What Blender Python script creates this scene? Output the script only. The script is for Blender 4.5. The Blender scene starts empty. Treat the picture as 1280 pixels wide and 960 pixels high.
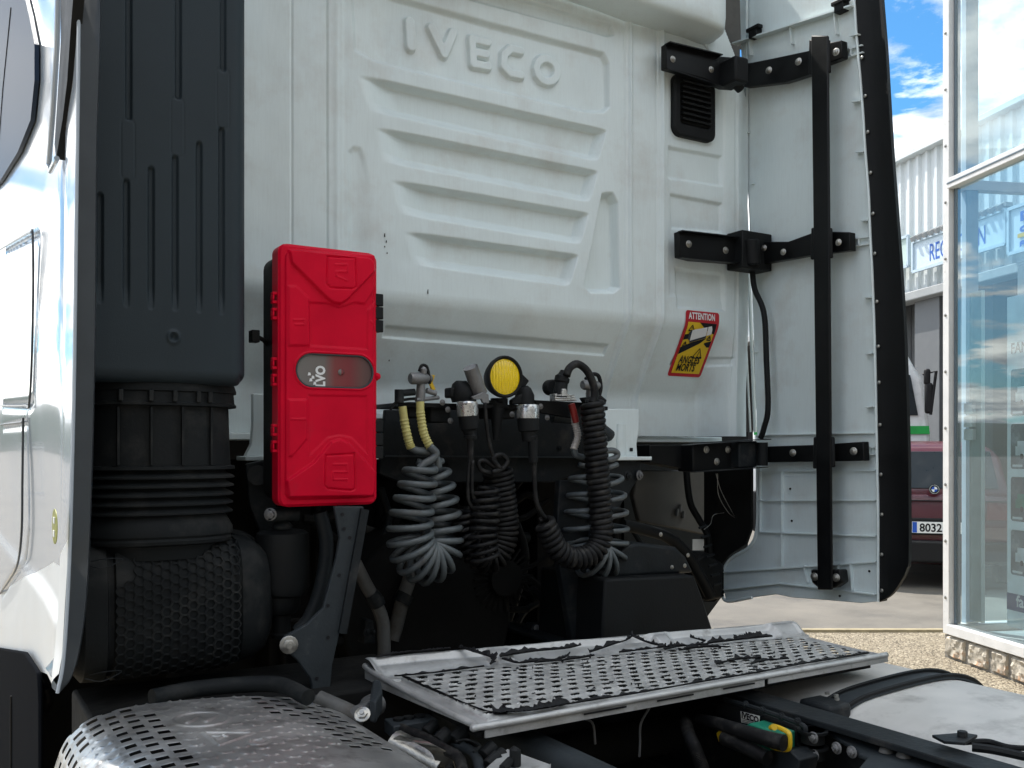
import bpy, math, random
import numpy as np
from mathutils import Vector, Matrix
random.seed(7); rng = np.random.default_rng(7)
S = bpy.context.scene
C = S.collection
# ------------------------------------------------------------ camera, world, sun, exposure
PSI = math.radians(31.5); HOR = 562.0; FPX = 1200.0; CZ = 1.55
cam = bpy.data.cameras.new('camera'); camo = bpy.data.objects.new('camera', cam); C.objects.link(camo)
camo.location = (0, 0, CZ); camo.rotation_euler = (math.pi/2, 0, -PSI)
cam.lens = FPX/1280*36; cam.sensor_width = 36; cam.shift_y = (HOR-480)/1280; cam.clip_start = .05; cam.clip_end = 2000
S.camera = camo
SUN_EL = math.radians(56); SUN_AZ = math.radians(-8)      # azimuth from +Y towards +X
W = bpy.data.worlds.new('World'); S.world = W; W.use_nodes = True
nt = W.node_tree; nt.nodes.clear()
def N(t, **k):
    n = nt.nodes.new(t)
    for a, v in k.items(): setattr(n, a, v)
    return n
sky = N('ShaderNodeTexSky', sky_type='NISHITA', sun_disc=False, sun_elevation=SUN_EL, sun_rotation=SUN_AZ)
sky.air_density = 1.0; sky.dust_density = .5; sky.ozone_density = 1.6
tc = N('ShaderNodeTexCoord'); sep = N('ShaderNodeSeparateXYZ'); nt.links.new(tc.outputs['Generated'], sep.inputs[0])
# clouds lie on a layer overhead: direction divided by its height above the horizon
zz = N('ShaderNodeMath', operation='MAXIMUM'); nt.links.new(sep.outputs[2], zz.inputs[0]); zz.inputs[1].default_value = 0.0
zz2 = N('ShaderNodeMath', operation='ADD'); nt.links.new(zz.outputs[0], zz2.inputs[0]); zz2.inputs[1].default_value = .15
dv = N('ShaderNodeVectorMath', operation='DIVIDE'); cmb = N('ShaderNodeCombineXYZ')
nt.links.new(tc.outputs['Generated'], dv.inputs[0])
for i in range(3): nt.links.new(zz2.outputs[0], cmb.inputs[i])
nt.links.new(cmb.outputs[0], dv.inputs[1])
mp = N('ShaderNodeMapping'); mp.inputs['Location'].default_value = (3.04, 4.22, 1.0); mp.inputs['Scale'].default_value = (1.0, 1.0, 1.8)
nt.links.new(dv.outputs[0], mp.inputs[0])
nz = N('ShaderNodeTexNoise'); nz.inputs['Scale'].default_value = 1.55; nz.inputs['Detail'].default_value = 12; nz.inputs['Roughness'].default_value = .58; nz.inputs['Distortion'].default_value = .25
nt.links.new(mp.outputs[0], nz.inputs[0])
# fewer clouds higher up
hb = N('ShaderNodeMapRange'); hb.inputs['From Min'].default_value = .05; hb.inputs['From Max'].default_value = .45
hb.inputs['To Min'].default_value = .10; hb.inputs['To Max'].default_value = .045; nt.links.new(sep.outputs[2], hb.inputs[0])
ad = N('ShaderNodeMath', operation='ADD'); nt.links.new(nz.outputs[0], ad.inputs[0]); nt.links.new(hb.outputs[0], ad.inputs[1])
cr = N('ShaderNodeValToRGB'); cr.color_ramp.elements[0].position = .515; cr.color_ramp.elements[1].position = .575
nt.links.new(ad.outputs[0], cr.inputs[0])
nz2 = N('ShaderNodeTexNoise'); nz2.inputs['Scale'].default_value = 3.2; nz2.inputs['Detail'].default_value = 9; nz2.inputs['Roughness'].default_value = .6
nt.links.new(mp.outputs[0], nz2.inputs[0])
cc = N('ShaderNodeValToRGB'); cc.color_ramp.elements[0].position = .36; cc.color_ramp.elements[1].position = .64
CLOUD = 8.5
cc.color_ramp.elements[0].color = (CLOUD*.26, CLOUD*.28, CLOUD*.31, 1); cc.color_ramp.elements[1].color = (CLOUD, CLOUD*.98, CLOUD*.93, 1)
nt.links.new(nz2.outputs[0], cc.inputs[0])
mx = N('ShaderNodeMix', data_type='RGBA'); nt.links.new(cr.outputs[0], mx.inputs['Factor'])
tint = N('ShaderNodeVectorMath', operation='MULTIPLY'); tint.inputs[1].default_value = (.17, .35, .45); nt.links.new(sky.outputs[0], tint.inputs[0]); nt.links.new(tint.outputs[0], mx.inputs['A']); nt.links.new(cc.outputs[0], mx.inputs['B'])
bg = N('ShaderNodeBackground'); bg.inputs[1].default_value = .12; nt.links.new(mx.outputs['Result'], bg.inputs[0])
ow = N('ShaderNodeOutputWorld'); nt.links.new(bg.outputs[0], ow.inputs[0])
sl = bpy.data.lights.new('sun', 'SUN'); sl.energy = 2.0; sl.angle = math.radians(.53); sl.color = (1, .95, .88)
so = bpy.data.objects.new('sun', sl); C.objects.link(so)
sd = Vector((math.sin(SUN_AZ)*math.cos(SUN_EL), math.cos(SUN_AZ)*math.cos(SUN_EL), math.sin(SUN_EL)))
so.rotation_euler = sd.to_track_quat('Z', 'Y').to_euler(); so.location = (0, 0, 20)
S.view_settings.view_transform = 'Standard'; S.view_settings.look = 'None'; S.view_settings.gamma = 1
S.view_settings.exposure = 1.87
S.cycles.max_bounces = 6; S.cycles.transparent_max_bounces = 12; S.cycles.use_denoising = True

# ------------------------------------------------------------ pixel geometry (measuring aid: photo point -> point on a real plane)
def ray(px, py):
    u = (px-640)/FPX; v = (HOR-py)/FPX
    s, c = math.sin(PSI), math.cos(PSI)
    return Vector((s+u*c, c-u*s, v))
def PY(px, py, y): r = ray(px, py); k = y/r.y; return Vector((r.x*k, y, CZ+r.z*k))
def PX(px, py, x): r = ray(px, py); k = x/r.x; return Vector((x, r.y*k, CZ+r.z*k))
def PZ(px, py, z): r = ray(px, py); k = (z-CZ)/r.z; return Vector((r.x*k, r.y*k, z))
def PD(px, py, d): r = ray(px, py); return Vector((0, 0, CZ))+r*d
def PP(px, py, p0, n): r = ray(px, py); o = Vector((0, 0, CZ)); k = (p0-o).dot(n)/r.dot(n); return o+r*k
def scl(px, y): r = ray(px, HOR); return (y/r.y)/FPX        # metres per pixel at that column on plane y

# ------------------------------------------------------------ materials
MATS = {}
def M(name, col, rough=.5, metal=0., var=.12, scale=6., bump=0., bscale=80., coat=0., streak=0., col2=None, c2lo=.55, c2hi=.7, c2scale=9., spec=.5, rvar=.1, stretch=None):
    if max(col) < .06 and spec == .5 and not metal: spec = .2; rough = min(.8, rough+.08)
    m = bpy.data.materials.new(name); m.use_nodes = True; t = m.node_tree; b = t.nodes['Principled BSDF']
    L = t.links.new
    def n(ty, **k):
        x = t.nodes.new(ty)
        for a, v in k.items(): setattr(x, a, v)
        return x
    co = n('ShaderNodeTexCoord').outputs['Object']
    mp_ = n('ShaderNodeMapping'); L(co, mp_.inputs[0])
    if stretch: mp_.inputs['Scale'].default_value = stretch
    nz_ = n('ShaderNodeTexNoise'); nz_.inputs['Scale'].default_value = scale; nz_.inputs['Detail'].default_value = 8; nz_.inputs['Roughness'].default_value = .6
    L(mp_.outputs[0], nz_.inputs[0])
    r_ = n('ShaderNodeMapRange'); r_.inputs['From Min'].default_value = .3; r_.inputs['From Max'].default_value = .7
    r_.inputs['To Min'].default_value = 1-var; r_.inputs['To Max'].default_value = 1+var*.6; L(nz_.outputs[0], r_.inputs[0])
    mul = n('ShaderNodeVectorMath', operation='SCALE'); mul.inputs[0].default_value = col[:3]; L(r_.outputs[0], mul.inputs['Scale'])
    out = mul.outputs[0]
    if col2:
        n2 = n('ShaderNodeTexNoise'); n2.inputs['Scale'].default_value = c2scale; n2.inputs['Detail'].default_value = 10; n2.inputs['Roughness'].default_value = .65; L(mp_.outputs[0], n2.inputs[0])
        k = n('ShaderNodeMapRange'); k.inputs['From Min'].default_value = c2lo; k.inputs['From Max'].default_value = c2hi; L(n2.outputs[0], k.inputs[0])
        x = n('ShaderNodeMix', data_type='RGBA'); L(k.outputs[0], x.inputs['Factor']); L(out, x.inputs['A']); x.inputs['B'].default_value = (*col2[:3], 1); out = x.outputs['Result']
    if streak:
        m3 = n('ShaderNodeMapping'); m3.inputs['Scale'].default_value = (230, 230, 16); L(co, m3.inputs[0])
        n3 = n('ShaderNodeTexNoise'); n3.inputs['Scale'].default_value = 1.; n3.inputs['Detail'].default_value = 5; L(m3.outputs[0], n3.inputs[0])
        k = n('ShaderNodeMapRange'); k.inputs['From Min'].default_value = .42; k.inputs['From Max'].default_value = .78; k.inputs['To Max'].default_value = streak; L(n3.outputs[0], k.inputs[0])
        x = n('ShaderNodeMix', data_type='RGBA'); L(k.outputs[0], x.inputs['Factor']); L(out, x.inputs['A']); x.inputs['B'].default_value = (.22, .21, .19, 1); out = x.outputs['Result']
    L(out, b.inputs['Base Color'])
    rr = n('ShaderNodeMapRange'); rr.inputs['From Min'].default_value = .3; rr.inputs['From Max'].default_value = .7
    rr.inputs['To Min'].default_value = max(.02, rough-rvar); rr.inputs['To Max'].default_value = min(1, rough+rvar); L(nz_.outputs[0], rr.inputs[0]); L(rr.outputs[0], b.inputs['Roughness'])
    b.inputs['Metallic'].default_value = metal; b.inputs['Specular IOR Level'].default_value = spec
    if coat: b.inputs['Coat Weight'].default_value = coat; b.inputs['Coat Roughness'].default_value = .03
    if bump:
        nb = n('ShaderNodeTexNoise'); nb.inputs['Scale'].default_value = bscale; nb.inputs['Detail'].default_value = 6; L(co, nb.inputs[0])
        bp = n('ShaderNodeBump'); bp.inputs['Strength'].default_value = bump; bp.inputs['Distance'].default_value = .01; L(nb.outputs[0], bp.inputs['Height']); L(bp.outputs[0], b.inputs['Normal'])
    MATS[name] = m; return m
white = M('cab paint', (.68, .762, .765), .40, var=.05, scale=3, streak=.07, coat=.15, col2=(.50, .485, .45), c2lo=.50, c2hi=.95, c2scale=5, bump=.02, bscale=40)
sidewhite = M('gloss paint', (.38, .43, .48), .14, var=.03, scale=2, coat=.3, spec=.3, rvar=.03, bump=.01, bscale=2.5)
edgegrey = M('fairing edge grey', (.045, .052, .058), .35, var=.15, scale=9, coat=.3)
intake_m = M('intake plastic', (.023, .033, .040), .55, var=.12, scale=5, bump=.05, bscale=300, spec=.22)
duct_m = M('duct rubber', (.008, .010, .011), .62, var=.3, scale=7, bump=.08, bscale=120, col2=(.035, .035, .033), c2lo=.5, c2hi=.75)
black = M('black plastic', (.008, .009, .0095), .5, var=.3, scale=9, bump=.08, bscale=160)
blackg = M('black powder coat', (.006, .0065, .007), .33, var=.3, scale=9, bump=.04, bscale=200)
rubber = M('rubber strip', (.006, .0065, .007), .45, var=.25, scale=4, bump=.05, bscale=60)
frame_m = M('chassis paint', (.013, .016, .018), .45, var=.35, scale=8, col2=(.06, .055, .05), c2lo=.55, c2hi=.8, bump=.12, bscale=90)
railblue = M('chassis slate paint', (.030, .036, .040), .45, var=.25, scale=8, col2=(.09, .09, .09), c2lo=.6, c2hi=.85, bump=.08, bscale=120)
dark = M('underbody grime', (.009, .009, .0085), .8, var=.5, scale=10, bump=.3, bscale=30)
red = M('red plastic', (.60, .0012, .024), .42, var=.14, scale=9, bump=.04, bscale=200, spec=.12, col2=(.46, .02, .04), c2lo=.58, c2hi=.85, c2scale=6)
redl = red
steel = M('worn steel', (.42, .41, .38), .38, 1., var=.3, scale=14, col2=(.16, .14, .11), c2lo=.55, c2hi=.75, c2scale=22, bump=.1, bscale=120)
alu = M('dull aluminium plate', (.50, .50, .49), .5, .55, var=.2, scale=10, col2=(.22, .21, .19), c2lo=.55, c2hi=.8, c2scale=25, bump=.12, bscale=150)
film = M('weathered plate top', (.40, .40, .385), .62, .15, var=.3, scale=12, col2=(.20, .20, .19), c2lo=.52, c2hi=.78, c2scale=30, bump=.25, bscale=140)
flake = M('torn black film', (.008, .008, .009), .45, var=.3, bump=.3, bscale=60)
cover_m = M('pressed steel cover', (.50, .495, .48), .42, .8, var=.2, scale=7, col2=(.14, .13, .12), c2lo=.5, c2hi=.8, c2scale=16, bump=.06, bscale=140)
tank_m = M('tank aluminium', (.56, .545, .51), .55, .05, var=.16, scale=5, col2=(.30, .29, .27), c2lo=.52, c2hi=.75, c2scale=8, bump=.05, bscale=60)
hosegrey = M('grey hose', (.095, .11, .115), .42, var=.25, scale=20, col2=(.055, .05, .045), c2lo=.5, c2hi=.72, c2scale=20)
hoseblack = M('black hose', (.009, .009, .0095), .42, var=.3, scale=20, col2=(.05, .047, .042), c2lo=.5, c2hi=.75, c2scale=30)
pipegrey = M('grey pipe', (.10, .10, .095), .6, var=.3, scale=15, col2=(.05, .04, .03), c2lo=.5, c2hi=.7)
yelhose = M('yellow sleeve', (.55, .50, .18), .5, var=.2, scale=30)
whihose = M('pale sleeve', (.5, .46, .42), .5, var=.2, scale=30)
redhose = M('red sleeve', (.25, .015, .012), .5)
castg = M('cast alloy', (.20, .20, .20), .45, .5, var=.25, scale=25, bump=.15, bscale=150)
silver = M('silver sleeve', (.62, .62, .60), .3, .8, var=.3, scale=40, col2=(.10, .10, .10), c2lo=.55, c2hi=.62, c2scale=60)
yellow = M('yellow lens', (.85, .60, .0), .12, var=.08, coat=.6)
yplast = M('yellow plastic', (.62, .40, .01), .4)
green = M('green connector', (.01, .20, .12), .4)
stick_red = M('sticker red', (.45, .01, .02), .4); stick_yel = M('sticker yellow', (.72, .47, .01), .4)
ink = M('black ink', (.012, .012, .014), .45); paper = M('white print', (.72, .73, .73), .5, var=.05)
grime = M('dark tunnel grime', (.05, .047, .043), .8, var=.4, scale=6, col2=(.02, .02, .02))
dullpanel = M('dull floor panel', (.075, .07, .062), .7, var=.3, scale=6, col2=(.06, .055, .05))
tagwhite = M('label white', (.55, .55, .52), .5)
galv = M('galvanised bolt', (.40, .39, .36), .35, .9, var=.3, scale=60)
lime = M('lime sticker', (.27, .28, .03), .4)
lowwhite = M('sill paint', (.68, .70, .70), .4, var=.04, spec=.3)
glassdark = M('tinted window', (.02, .035, .065),   .45, var=.0, spec=.2, rvar=0)
mattblack = M('skirt black', (.006, .007, .009), 1., var=.1, spec=.02, rvar=0)

# ------------------------------------------------------------ mesh kit
WL = {}
def place(me, name, mat, parent=None, loc=None, smooth=40, bevel=0, bseg=2):
    n = len(me.vertices); co = np.empty(n*3, np.float32); me.vertices.foreach_get('co', co); co = co.reshape(-1, 3)
    if loc is None:
        loc = (co.min(0)+co.max(0))/2; co -= loc; me.vertices.foreach_set('co', co.ravel()); me.update()
    o = bpy.data.objects.new(name, me); C.objects.link(o)
    if mat: me.materials.clear(); me.materials.append(mat)
    if smooth:
        me.polygons.foreach_set('use_smooth', [True]*len(me.polygons))
        if smooth < 179: me.set_sharp_from_angle(angle=math.radians(smooth))
    if bevel:
        b = o.modifiers.new('bevel', 'BEVEL'); b.width = bevel; b.segments = bseg; b.limit_method = 'ANGLE'; b.angle_limit = math.radians(35)
    WL[o.name] = Vector([float(a) for a in loc])
    if parent: o.parent = parent; o.location = WL[o.name]-WL[parent.name]
    else: o.location = WL[o.name]
    return o
def thing(name, label, cat, loc, group=None):
    o = bpy.data.objects.new(name, None); C.objects.link(o); o.location = loc; o.empty_display_size = .1
    WL[o.name] = Vector(loc); return tag(o, label, cat, group)
def tag(o, label=None, cat=None, group=None, kind=None):
    if label: o['label'] = label
    if cat: o['category'] = cat
    if group: o['group'] = group
    if kind: o['kind'] = kind
    return o
def catmull(P, n):
    P = [Vector(p) for p in P]; Q = [P[0]*2-P[1]]+P+[P[-1]*2-P[-2]]; out = []
    segs = len(P)-1
    for i in range(n+1):
        t = i/n*segs; k = min(int(t), segs-1); f = t-k
        a, b, c, d = Q[k:k+4]
        out.append(.5*((2*b)+(c-a)*f+(2*a-5*b+4*c-d)*f*f+(3*b-a-3*c+d)*f**3))
    return out
class MB:
    def __init__(s): s.v = []; s.f = []
    def add(s, vs, fs):
        k = len(s.v); s.v += [tuple(v) for v in vs]; s.f += [tuple(i+k for i in f) for f in fs]; return s
    def hexa(s, p):   # 8 points: bottom 4 ccw, top 4
        return s.add(p, [(0, 3, 2, 1), (4, 5, 6, 7), (0, 1, 5, 4), (1, 2, 6, 5), (2, 3, 7, 6), (3, 0, 4, 7)])
    def box(s, a, b):
        x0, y0, z0 = a; x1, y1, z1 = b
        return s.hexa([(x0, y0, z0), (x1, y0, z0), (x1, y1, z0), (x0, y1, z0), (x0, y0, z1), (x1, y0, z1), (x1, y1, z1), (x0, y1, z1)])
    def prism(s, pts, d):   # polygon pts (Vectors) extruded by vector d
        n = len(pts); d = Vector(d)
        s.add(list(pts)+[p+d for p in pts], [tuple(range(n-1, -1, -1)), tuple(range(n, 2*n))]+[(i, (i+1) % n, (i+1) % n+n, i+n) for i in range(n)]); return s
    def beam(s, a, b, w, h, up=(0, 0, 1)):   # box beam a->b, width w (sideways), height h
        a, b = Vector(a), Vector(b); t = (b-a).normalized(); side = t.cross(Vector(up)).normalized(); u = side.cross(t)
        q = [side*-w/2+u*-h/2, side*w/2+u*-h/2, side*w/2+u*h/2, side*-w/2+u*h/2]
        return s.add([a+x for x in q]+[b+x for x in q], [(0, 1, 2, 3), (7, 6, 5, 4), (0, 4, 5, 1), (1, 5, 6, 2), (2, 6, 7, 3), (3, 7, 4, 0)])
    def tube(s, P, R, n=10, cap=True, flat=1., closed=False):
        P = [Vector(p) for p in P]; m = len(P)
        if not hasattr(R, '__len__'): R = [R]*m
        T = [(P[min(i+1, m-1)]-P[max(i-1, 0)]).normalized() for i in range(m)]
        nrm = T[0].orthogonal().normalized()
        if abs(T[0].z) > .7: nrm = (Vector((1, 0, 0))-T[0]*T[0].x).normalized()
        vs = []; 
        for i in range(m):
            nrm = (nrm-T[i]*nrm.dot(T[i])).normalized(); bn = T[i].cross(nrm)
            for k in range(n):
                a = 2*math.pi*k/n; vs.append(P[i]+(nrm*math.cos(a)+bn*math.sin(a)*flat)*R[i])
        fs = [(i*n+k, i*n+(k+1) % n, (i+1)*n+(k+1) % n, (i+1)*n+k) for i in range(m-1) for k in range(n)]
        if cap: fs += [tuple(range(n-1, -1, -1)), tuple(range((m-1)*n, m*n))]
        return s.add(vs, fs)
    def build(s, name, mat, parent=None, smooth=40, bevel=0, bseg=2):
        me = bpy.data.meshes.new(name); me.from_pydata(s.v, [], s.f); me.update()
        return place(me, name, mat, parent, None, smooth, bevel, bseg)
def grid_mesh(name, P, mat, parent=None, keep=None, smooth=180, flip=False):
    h, w = P.shape[:2]; idx = np.arange(h*w).reshape(h, w)
    q = np.stack([idx[:-1, :-1], idx[:-1, 1:], idx[1:, 1:], idx[1:, :-1]], -1).reshape(-1, 4)
    if keep is not None: q = q[keep.reshape(-1)]
    if flip: q = q[:, ::-1]
    me = bpy.data.meshes.new(name); me.vertices.add(h*w); me.vertices.foreach_set('co', P.astype(np.float32).ravel())
    me.loops.add(q.size); me.loops.foreach_set('vertex_index', q.astype(np.int32).ravel())
    me.polygons.add(len(q)); me.polygons.foreach_set('loop_start', np.arange(0, q.size, 4, dtype=np.int32))
    me.update(calc_edges=True); me.validate()
    return place(me, name, mat, parent, None, smooth)
def sd_poly(X, Y, poly):
    d = np.full(X.shape, 1e9); s = np.ones(X.shape); n = len(poly)
    for i in range(n):
        a = poly[i]; b = poly[(i-1) % n]; ex, ey = b[0]-a[0], b[1]-a[1]; wx, wy = X-a[0], Y-a[1]
        t = np.clip((wx*ex+wy*ey)/(ex*ex+ey*ey), 0, 1); bx, by = wx-ex*t, wy-ey*t
        d = np.minimum(d, bx*bx+by*by)
        c1 = Y >= a[1]; c2 = Y < b[1]; c3 = ex*wy > ey*wx
        fl = (c1 & c2 & c3) | (~c1 & ~c2 & ~c3); s = np.where(fl, -s, s)
    return s*np.sqrt(d)
def sd_line(X, Y, pl):
    d = np.full(X.shape, 1e9)
    for a, b in zip(pl[:-1], pl[1:]):
        ex, ey = b[0]-a[0], b[1]-a[1]; wx, wy = X-a[0], Y-a[1]
        t = np.clip((wx*ex+wy*ey)/(ex*ex+ey*ey+1e-12), 0, 1); d = np.minimum(d, (wx-ex*t)**2+(wy-ey*t)**2)
    return np.sqrt(d)
def sst(a, b, x): t = np.clip((x-a)/(b-a), 0, 1); return t*t*(3-2*t)
def rrect(x0, x1, y0, y1, r=0, n=5):
    if not r: return [(x0, y0), (x1, y0), (x1, y1), (x0, y1)]
    out = []
    for cx, cy, a0 in ((x1-r, y0+r, -90), (x1-r, y1-r, 0), (x0+r, y1-r, 90), (x0+r, y0+r, 180)):
        for i in range(n+1):
            a = math.radians(a0+90*i/n); out.append((cx+r*math.cos(a), cy+r*math.sin(a)))
    return out
_bolt = {}
def bolt(pos, d, r, parent, mat=None, name='bolt'):
    key = 'hex'
    if key not in _bolt:
        b = MB(); n = 6
        b.tube([(0, 0, 0), (0, 0, .12), (0, 0, .2)], [1.45, 1.45, 1.3], 14)
        b.tube([(0, 0, .2), (0, 0, .75), (0, 0, .85)], [1, 1, .82], 6); b.tube([(0, 0, .8), (0, 0, 1.15)], [.5, .45], 8)
        me = bpy.data.meshes.new('bolt'); me.from_pydata(b.v, [], b.f); me.polygons.foreach_set('use_smooth', [True]*len(me.polygons)); me.set_sharp_from_angle(angle=.6); _bolt[key] = me
    mat = mat or galv
    k = (key, mat.name)
    if k not in _bolt: me = _bolt[key].copy(); me.materials.append(mat); _bolt[k] = me
    o = bpy.data.objects.new(name, _bolt[k]); C.objects.link(o); o.scale = (r, r, r)
    o.rotation_euler = Vector(d).to_track_quat('Z', 'Y').to_euler(); WL[o.name] = Vector(pos); o.parent = parent
    o.location = Vector(pos)-WL[parent.name]; return o
def text(body, size, mat, parent, fn, name='lettering', ext=.0, bold=.0, align='LEFT', sx=1., spacing=1.):
    cu = bpy.data.curves.new(name, 'FONT'); cu.body = body; cu.size = size; cu.extrude = ext; cu.offset = bold; cu.align_x = align; cu.resolution_u = 3; cu.space_character = spacing
    ob = bpy.data.objects.new(name, cu); C.objects.link(ob)
    dg = bpy.context.evaluated_depsgraph_get(); me = bpy.data.meshes.new_from_object(ob.evaluated_get(dg)); bpy.data.objects.remove(ob); bpy.data.curves.remove(cu)
    for v in me.vertices: v.co = fn(v.co.x*sx, v.co.y, v.co.z)
    me.name = name
    return place(me, name, mat, parent, None, 0)
# ------------------------------------------------------------ the truck: cab rear wall
WY = 2.62
truck = thing('truck', 'white lorry tractor seen close from behind its cab, filling most of the view', 'truck', (1.45, 2.62, 0))
def wl(px, py):
    p = PY(px, py, WY); return (p.x, p.z)
def wz(px, py, y): p = PY(px, py, y); return (p.x, p.z)
def zpoly(pts, ox=300, oy=0, s=2.526, y=WY): return [wz(ox+a/s, oy+b/s, y) for a, b in pts]
RIBS = [
 ([(375, 240), (1160, 415), (1152, 470), (1135, 500), (1105, 503), (415, 350), (395, 300)], .035),
 ([(425, 405), (1132, 545), (1125, 600), (1110, 628), (1080, 632), (455, 510), (440, 460)], .035),
 ([(475, 572), (1103, 678), (1097, 735), (1080, 762), (1050, 766), (508, 675), (490, 620)], .035),
 ([(518, 735), (1070, 810), (1063, 865), (1045, 893), (1020, 900), (553, 835), (535, 785)], .035)]
def wall_y(X, Z, flat=False):
    t = 0
    for dz in (-.018, -.009, 0, .009, .018): t = t+np.clip((2.005+dz-Z)/.26, 0, 1)/5
    y = WY+.145*t*(1-.92*sst(2.505, 2.60, X))
    y = y+.02*sst(2.60, 2.67, X)+.008*sst(2.575, 2.585, X)-.006*np.exp(-((X-2.60)/.004)**2)
    if flat: return y
    # title recess with embossed letters
    tp = zpoly([(355, -60), (500, -8), (800, 75), (1150, 168), (1165, 200), (1166, 335), (1150, 350), (1100, 348), (800, 277), (520, 213), (430, 188), (365, 155)])
    fade = sst(tp[0][0]-.02, tp[0][0]+.12, X)
    y = y+.018*sst(.008, -.008, sd_poly(X, Z, tp))*(.35+.65*fade)
    tp = zpoly([(700, -60), (1175, 80), (1182, 108), (1165, 112), (560, -50)]); y = y+.016*sst(.005, -.005, sd_poly(X, Z, tp))
    for poly, dep in RIBS:
        p = zpoly(poly); x0 = p[0][0]; d = sd_poly(X, Z, p)
        (xa, za), (xb, zb_) = p[-2], p[-3]; gb_ = Z-(za+(zb_-za)*(X-xa)/(xb-xa)); (xc, zc_), (xd, zd_) = p[1], p[3]; gr = (xc+(xd-xc)*(Z-zc_)/(zd_-zc_))-X
        y = y+dep*sst(.008, -.006, d)*sst(-.005, .13, X-(x0+(p[-1][0]-x0)*(Z-p[0][1])/(p[-1][1]-p[0][1])*.8))*np.clip(gb_/.030+.04, 0, 1)*np.clip(gr/.028+.04, 0, 1)
    for poly, dep in (([(1150, 615), (1178, 612), (1192, 640), (1196, 905), (1180, 918), (1110, 918), (1094, 900)], .035),
                      ([(348, 480), (360, 468), (380, 470), (392, 500), (480, 815), (475, 838), (445, 840), (350, 840)], .0085)):
        pp_ = zpoly(poly); y = y+dep*sst(.010, -.010, sd_poly(X, Z, pp_))*(sst(pp_[0][0]+.075, pp_[0][0]+.02, X) if dep < .01 else 1)
    # lettering pressed outwards
    L = [([(541, 66), (545, 142)], .018), ([(610, 84), (650, 166), (678, 100)], .0165),
         ([(738, 118), (741, 160), (742, 198)], .0150), ([(738, 118), (788, 130)], .0150), ([(741, 158), (783, 168)], .0150), ([(742, 197), (790, 207)], .0150),
         ([(893, 157), (862, 150), (840, 168), (838, 205), (860, 228), (895, 234)], .0150),
         ([(975+33*math.cos(a/12*2*math.pi), 218+37*math.sin(a/12*2*math.pi)+6*math.cos(a/12*2*math.pi)) for a in range(13)], .0150)]
    d = np.full(X.shape, 9.)
    for pl, hw in L: d = np.minimum(d, sd_line(X, Z, zpoly(pl))-hw)
    y = y-.015*sst(.0018, -.0034, d)
    # vertical seams and steps at the left, ridges at the right
    for px, w, a in ((365, .0022, .005), (409, .0022, .009)):
        x0 = wl(px, 200)[0]; y = y+a*np.exp(-((X-x0)/w)**2)
    x0 = wl(421, 200)[0]; y = y-.004*np.exp(-((X-x0)/.007)**2)+.004*sst(-.006, .006, X-x0-.02)
    x0 = wl(345, 200)[0]; y = y+.012*sst(.10, -.02, X-x0+.02)
    for a, b, w, h in (((772, 20), (790, 380), .004, .004), ((813, 40), (829, 380), .004, .004)):
        xa, za = wl(*a); xb, zb = wl(*b); xm = (xa+xb)/2; y = y+h*np.exp(-((X-xm)/w)**2)
        y = y-.011*np.exp(-((X-xm-.022)/.007)**2)
        y = y-.004*sst(-.01, .01, X-xm)
    # small shallow pressings on the right-hand panel
    rp = [((835, 184), (902, 196), (902, 232), (835, 222), .006), ((838, 243), (902, 255), (902, 290), (840, 285), .006), ((845, 336), (903, 343), (905, 388), (846, 384), .005)]
    for a, b, c, d_, h in rp:
        d = sd_poly(X, Z, [wl(*a), wl(*b), wl(*c), wl(*d_)]); y = y+1.8*h*sst(.007, -.007, d)
    xa, xb = wl(836, 130)[0], wl(905, 130)[0]
    y = y+.004*sst(.01, -.01, sd_poly(X, Z, [(xa, 2.10), (xb, 2.10), (xb, 2.95), (xa, 2.95)]))
    # long groove on the sloping part, and short one under the sticker
    gp = [wz(484, 407, 2.655), wz(763, 431, 2.66), wz(760, 443, 2.67), wz(482, 420, 2.665)]
    y = y+.012*sst(.0045, -.0045, sd_poly(X, Z, gp))*sst(wz(484, 407, 2.655)[0]-.1, wz(484, 407, 2.655)[0]+.05, X)
    gp = [wz(832, 446, 2.73), wz(895, 450, 2.73), wz(893, 459, 2.73), wz(830, 457, 2.73)]
    y = y+.009*sst(.005, -.005, sd_poly(X, Z, gp))
    # small dents and pressing ripple
    y = y+.0007*np.sin(X*31+Z*9)*np.sin(Z*27+X*5)+.002*np.exp(-(((X-1.25)/.05)**2+((Z-2.12)/.03)**2))
    y = y+.0012*np.sin(X*7+Z*3)*np.sin(Z*5+1)
    return y
X0, X1, Z0, Z1 = .285, 2.674, 1.60, 3.42
nx, nz_ = 900, 600
gx, gz = np.meshgrid(np.linspace(X0, X1, nx), np.linspace(Z0, Z1, nz_))
gy = wall_y(gx, gz)
fx = (gx[:-1, :-1]+gx[1:, 1:])/2; fz = (gz[:-1, :-1]+gz[1:, 1:])/2
xl = wl(470, 510)[0]
keep = fz > np.where((fx > .95) & (fx < 1.74), 1.665, 1.60)
keep &= ~((fx > 2.50) & (fx < 2.66) & (fz > 2.95+(2.62-fx)*1.6))         # corner cut away under the roof fairing
rear = grid_mesh('rear_wall', np.stack([gx, gy, gz], -1), white, truck, keep)
def on_wall(x, z, off):
    y = float(wall_y(np.array([[x]]), np.array([[z]]))[0, 0]); return Vector((x, y-off, z))
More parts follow.
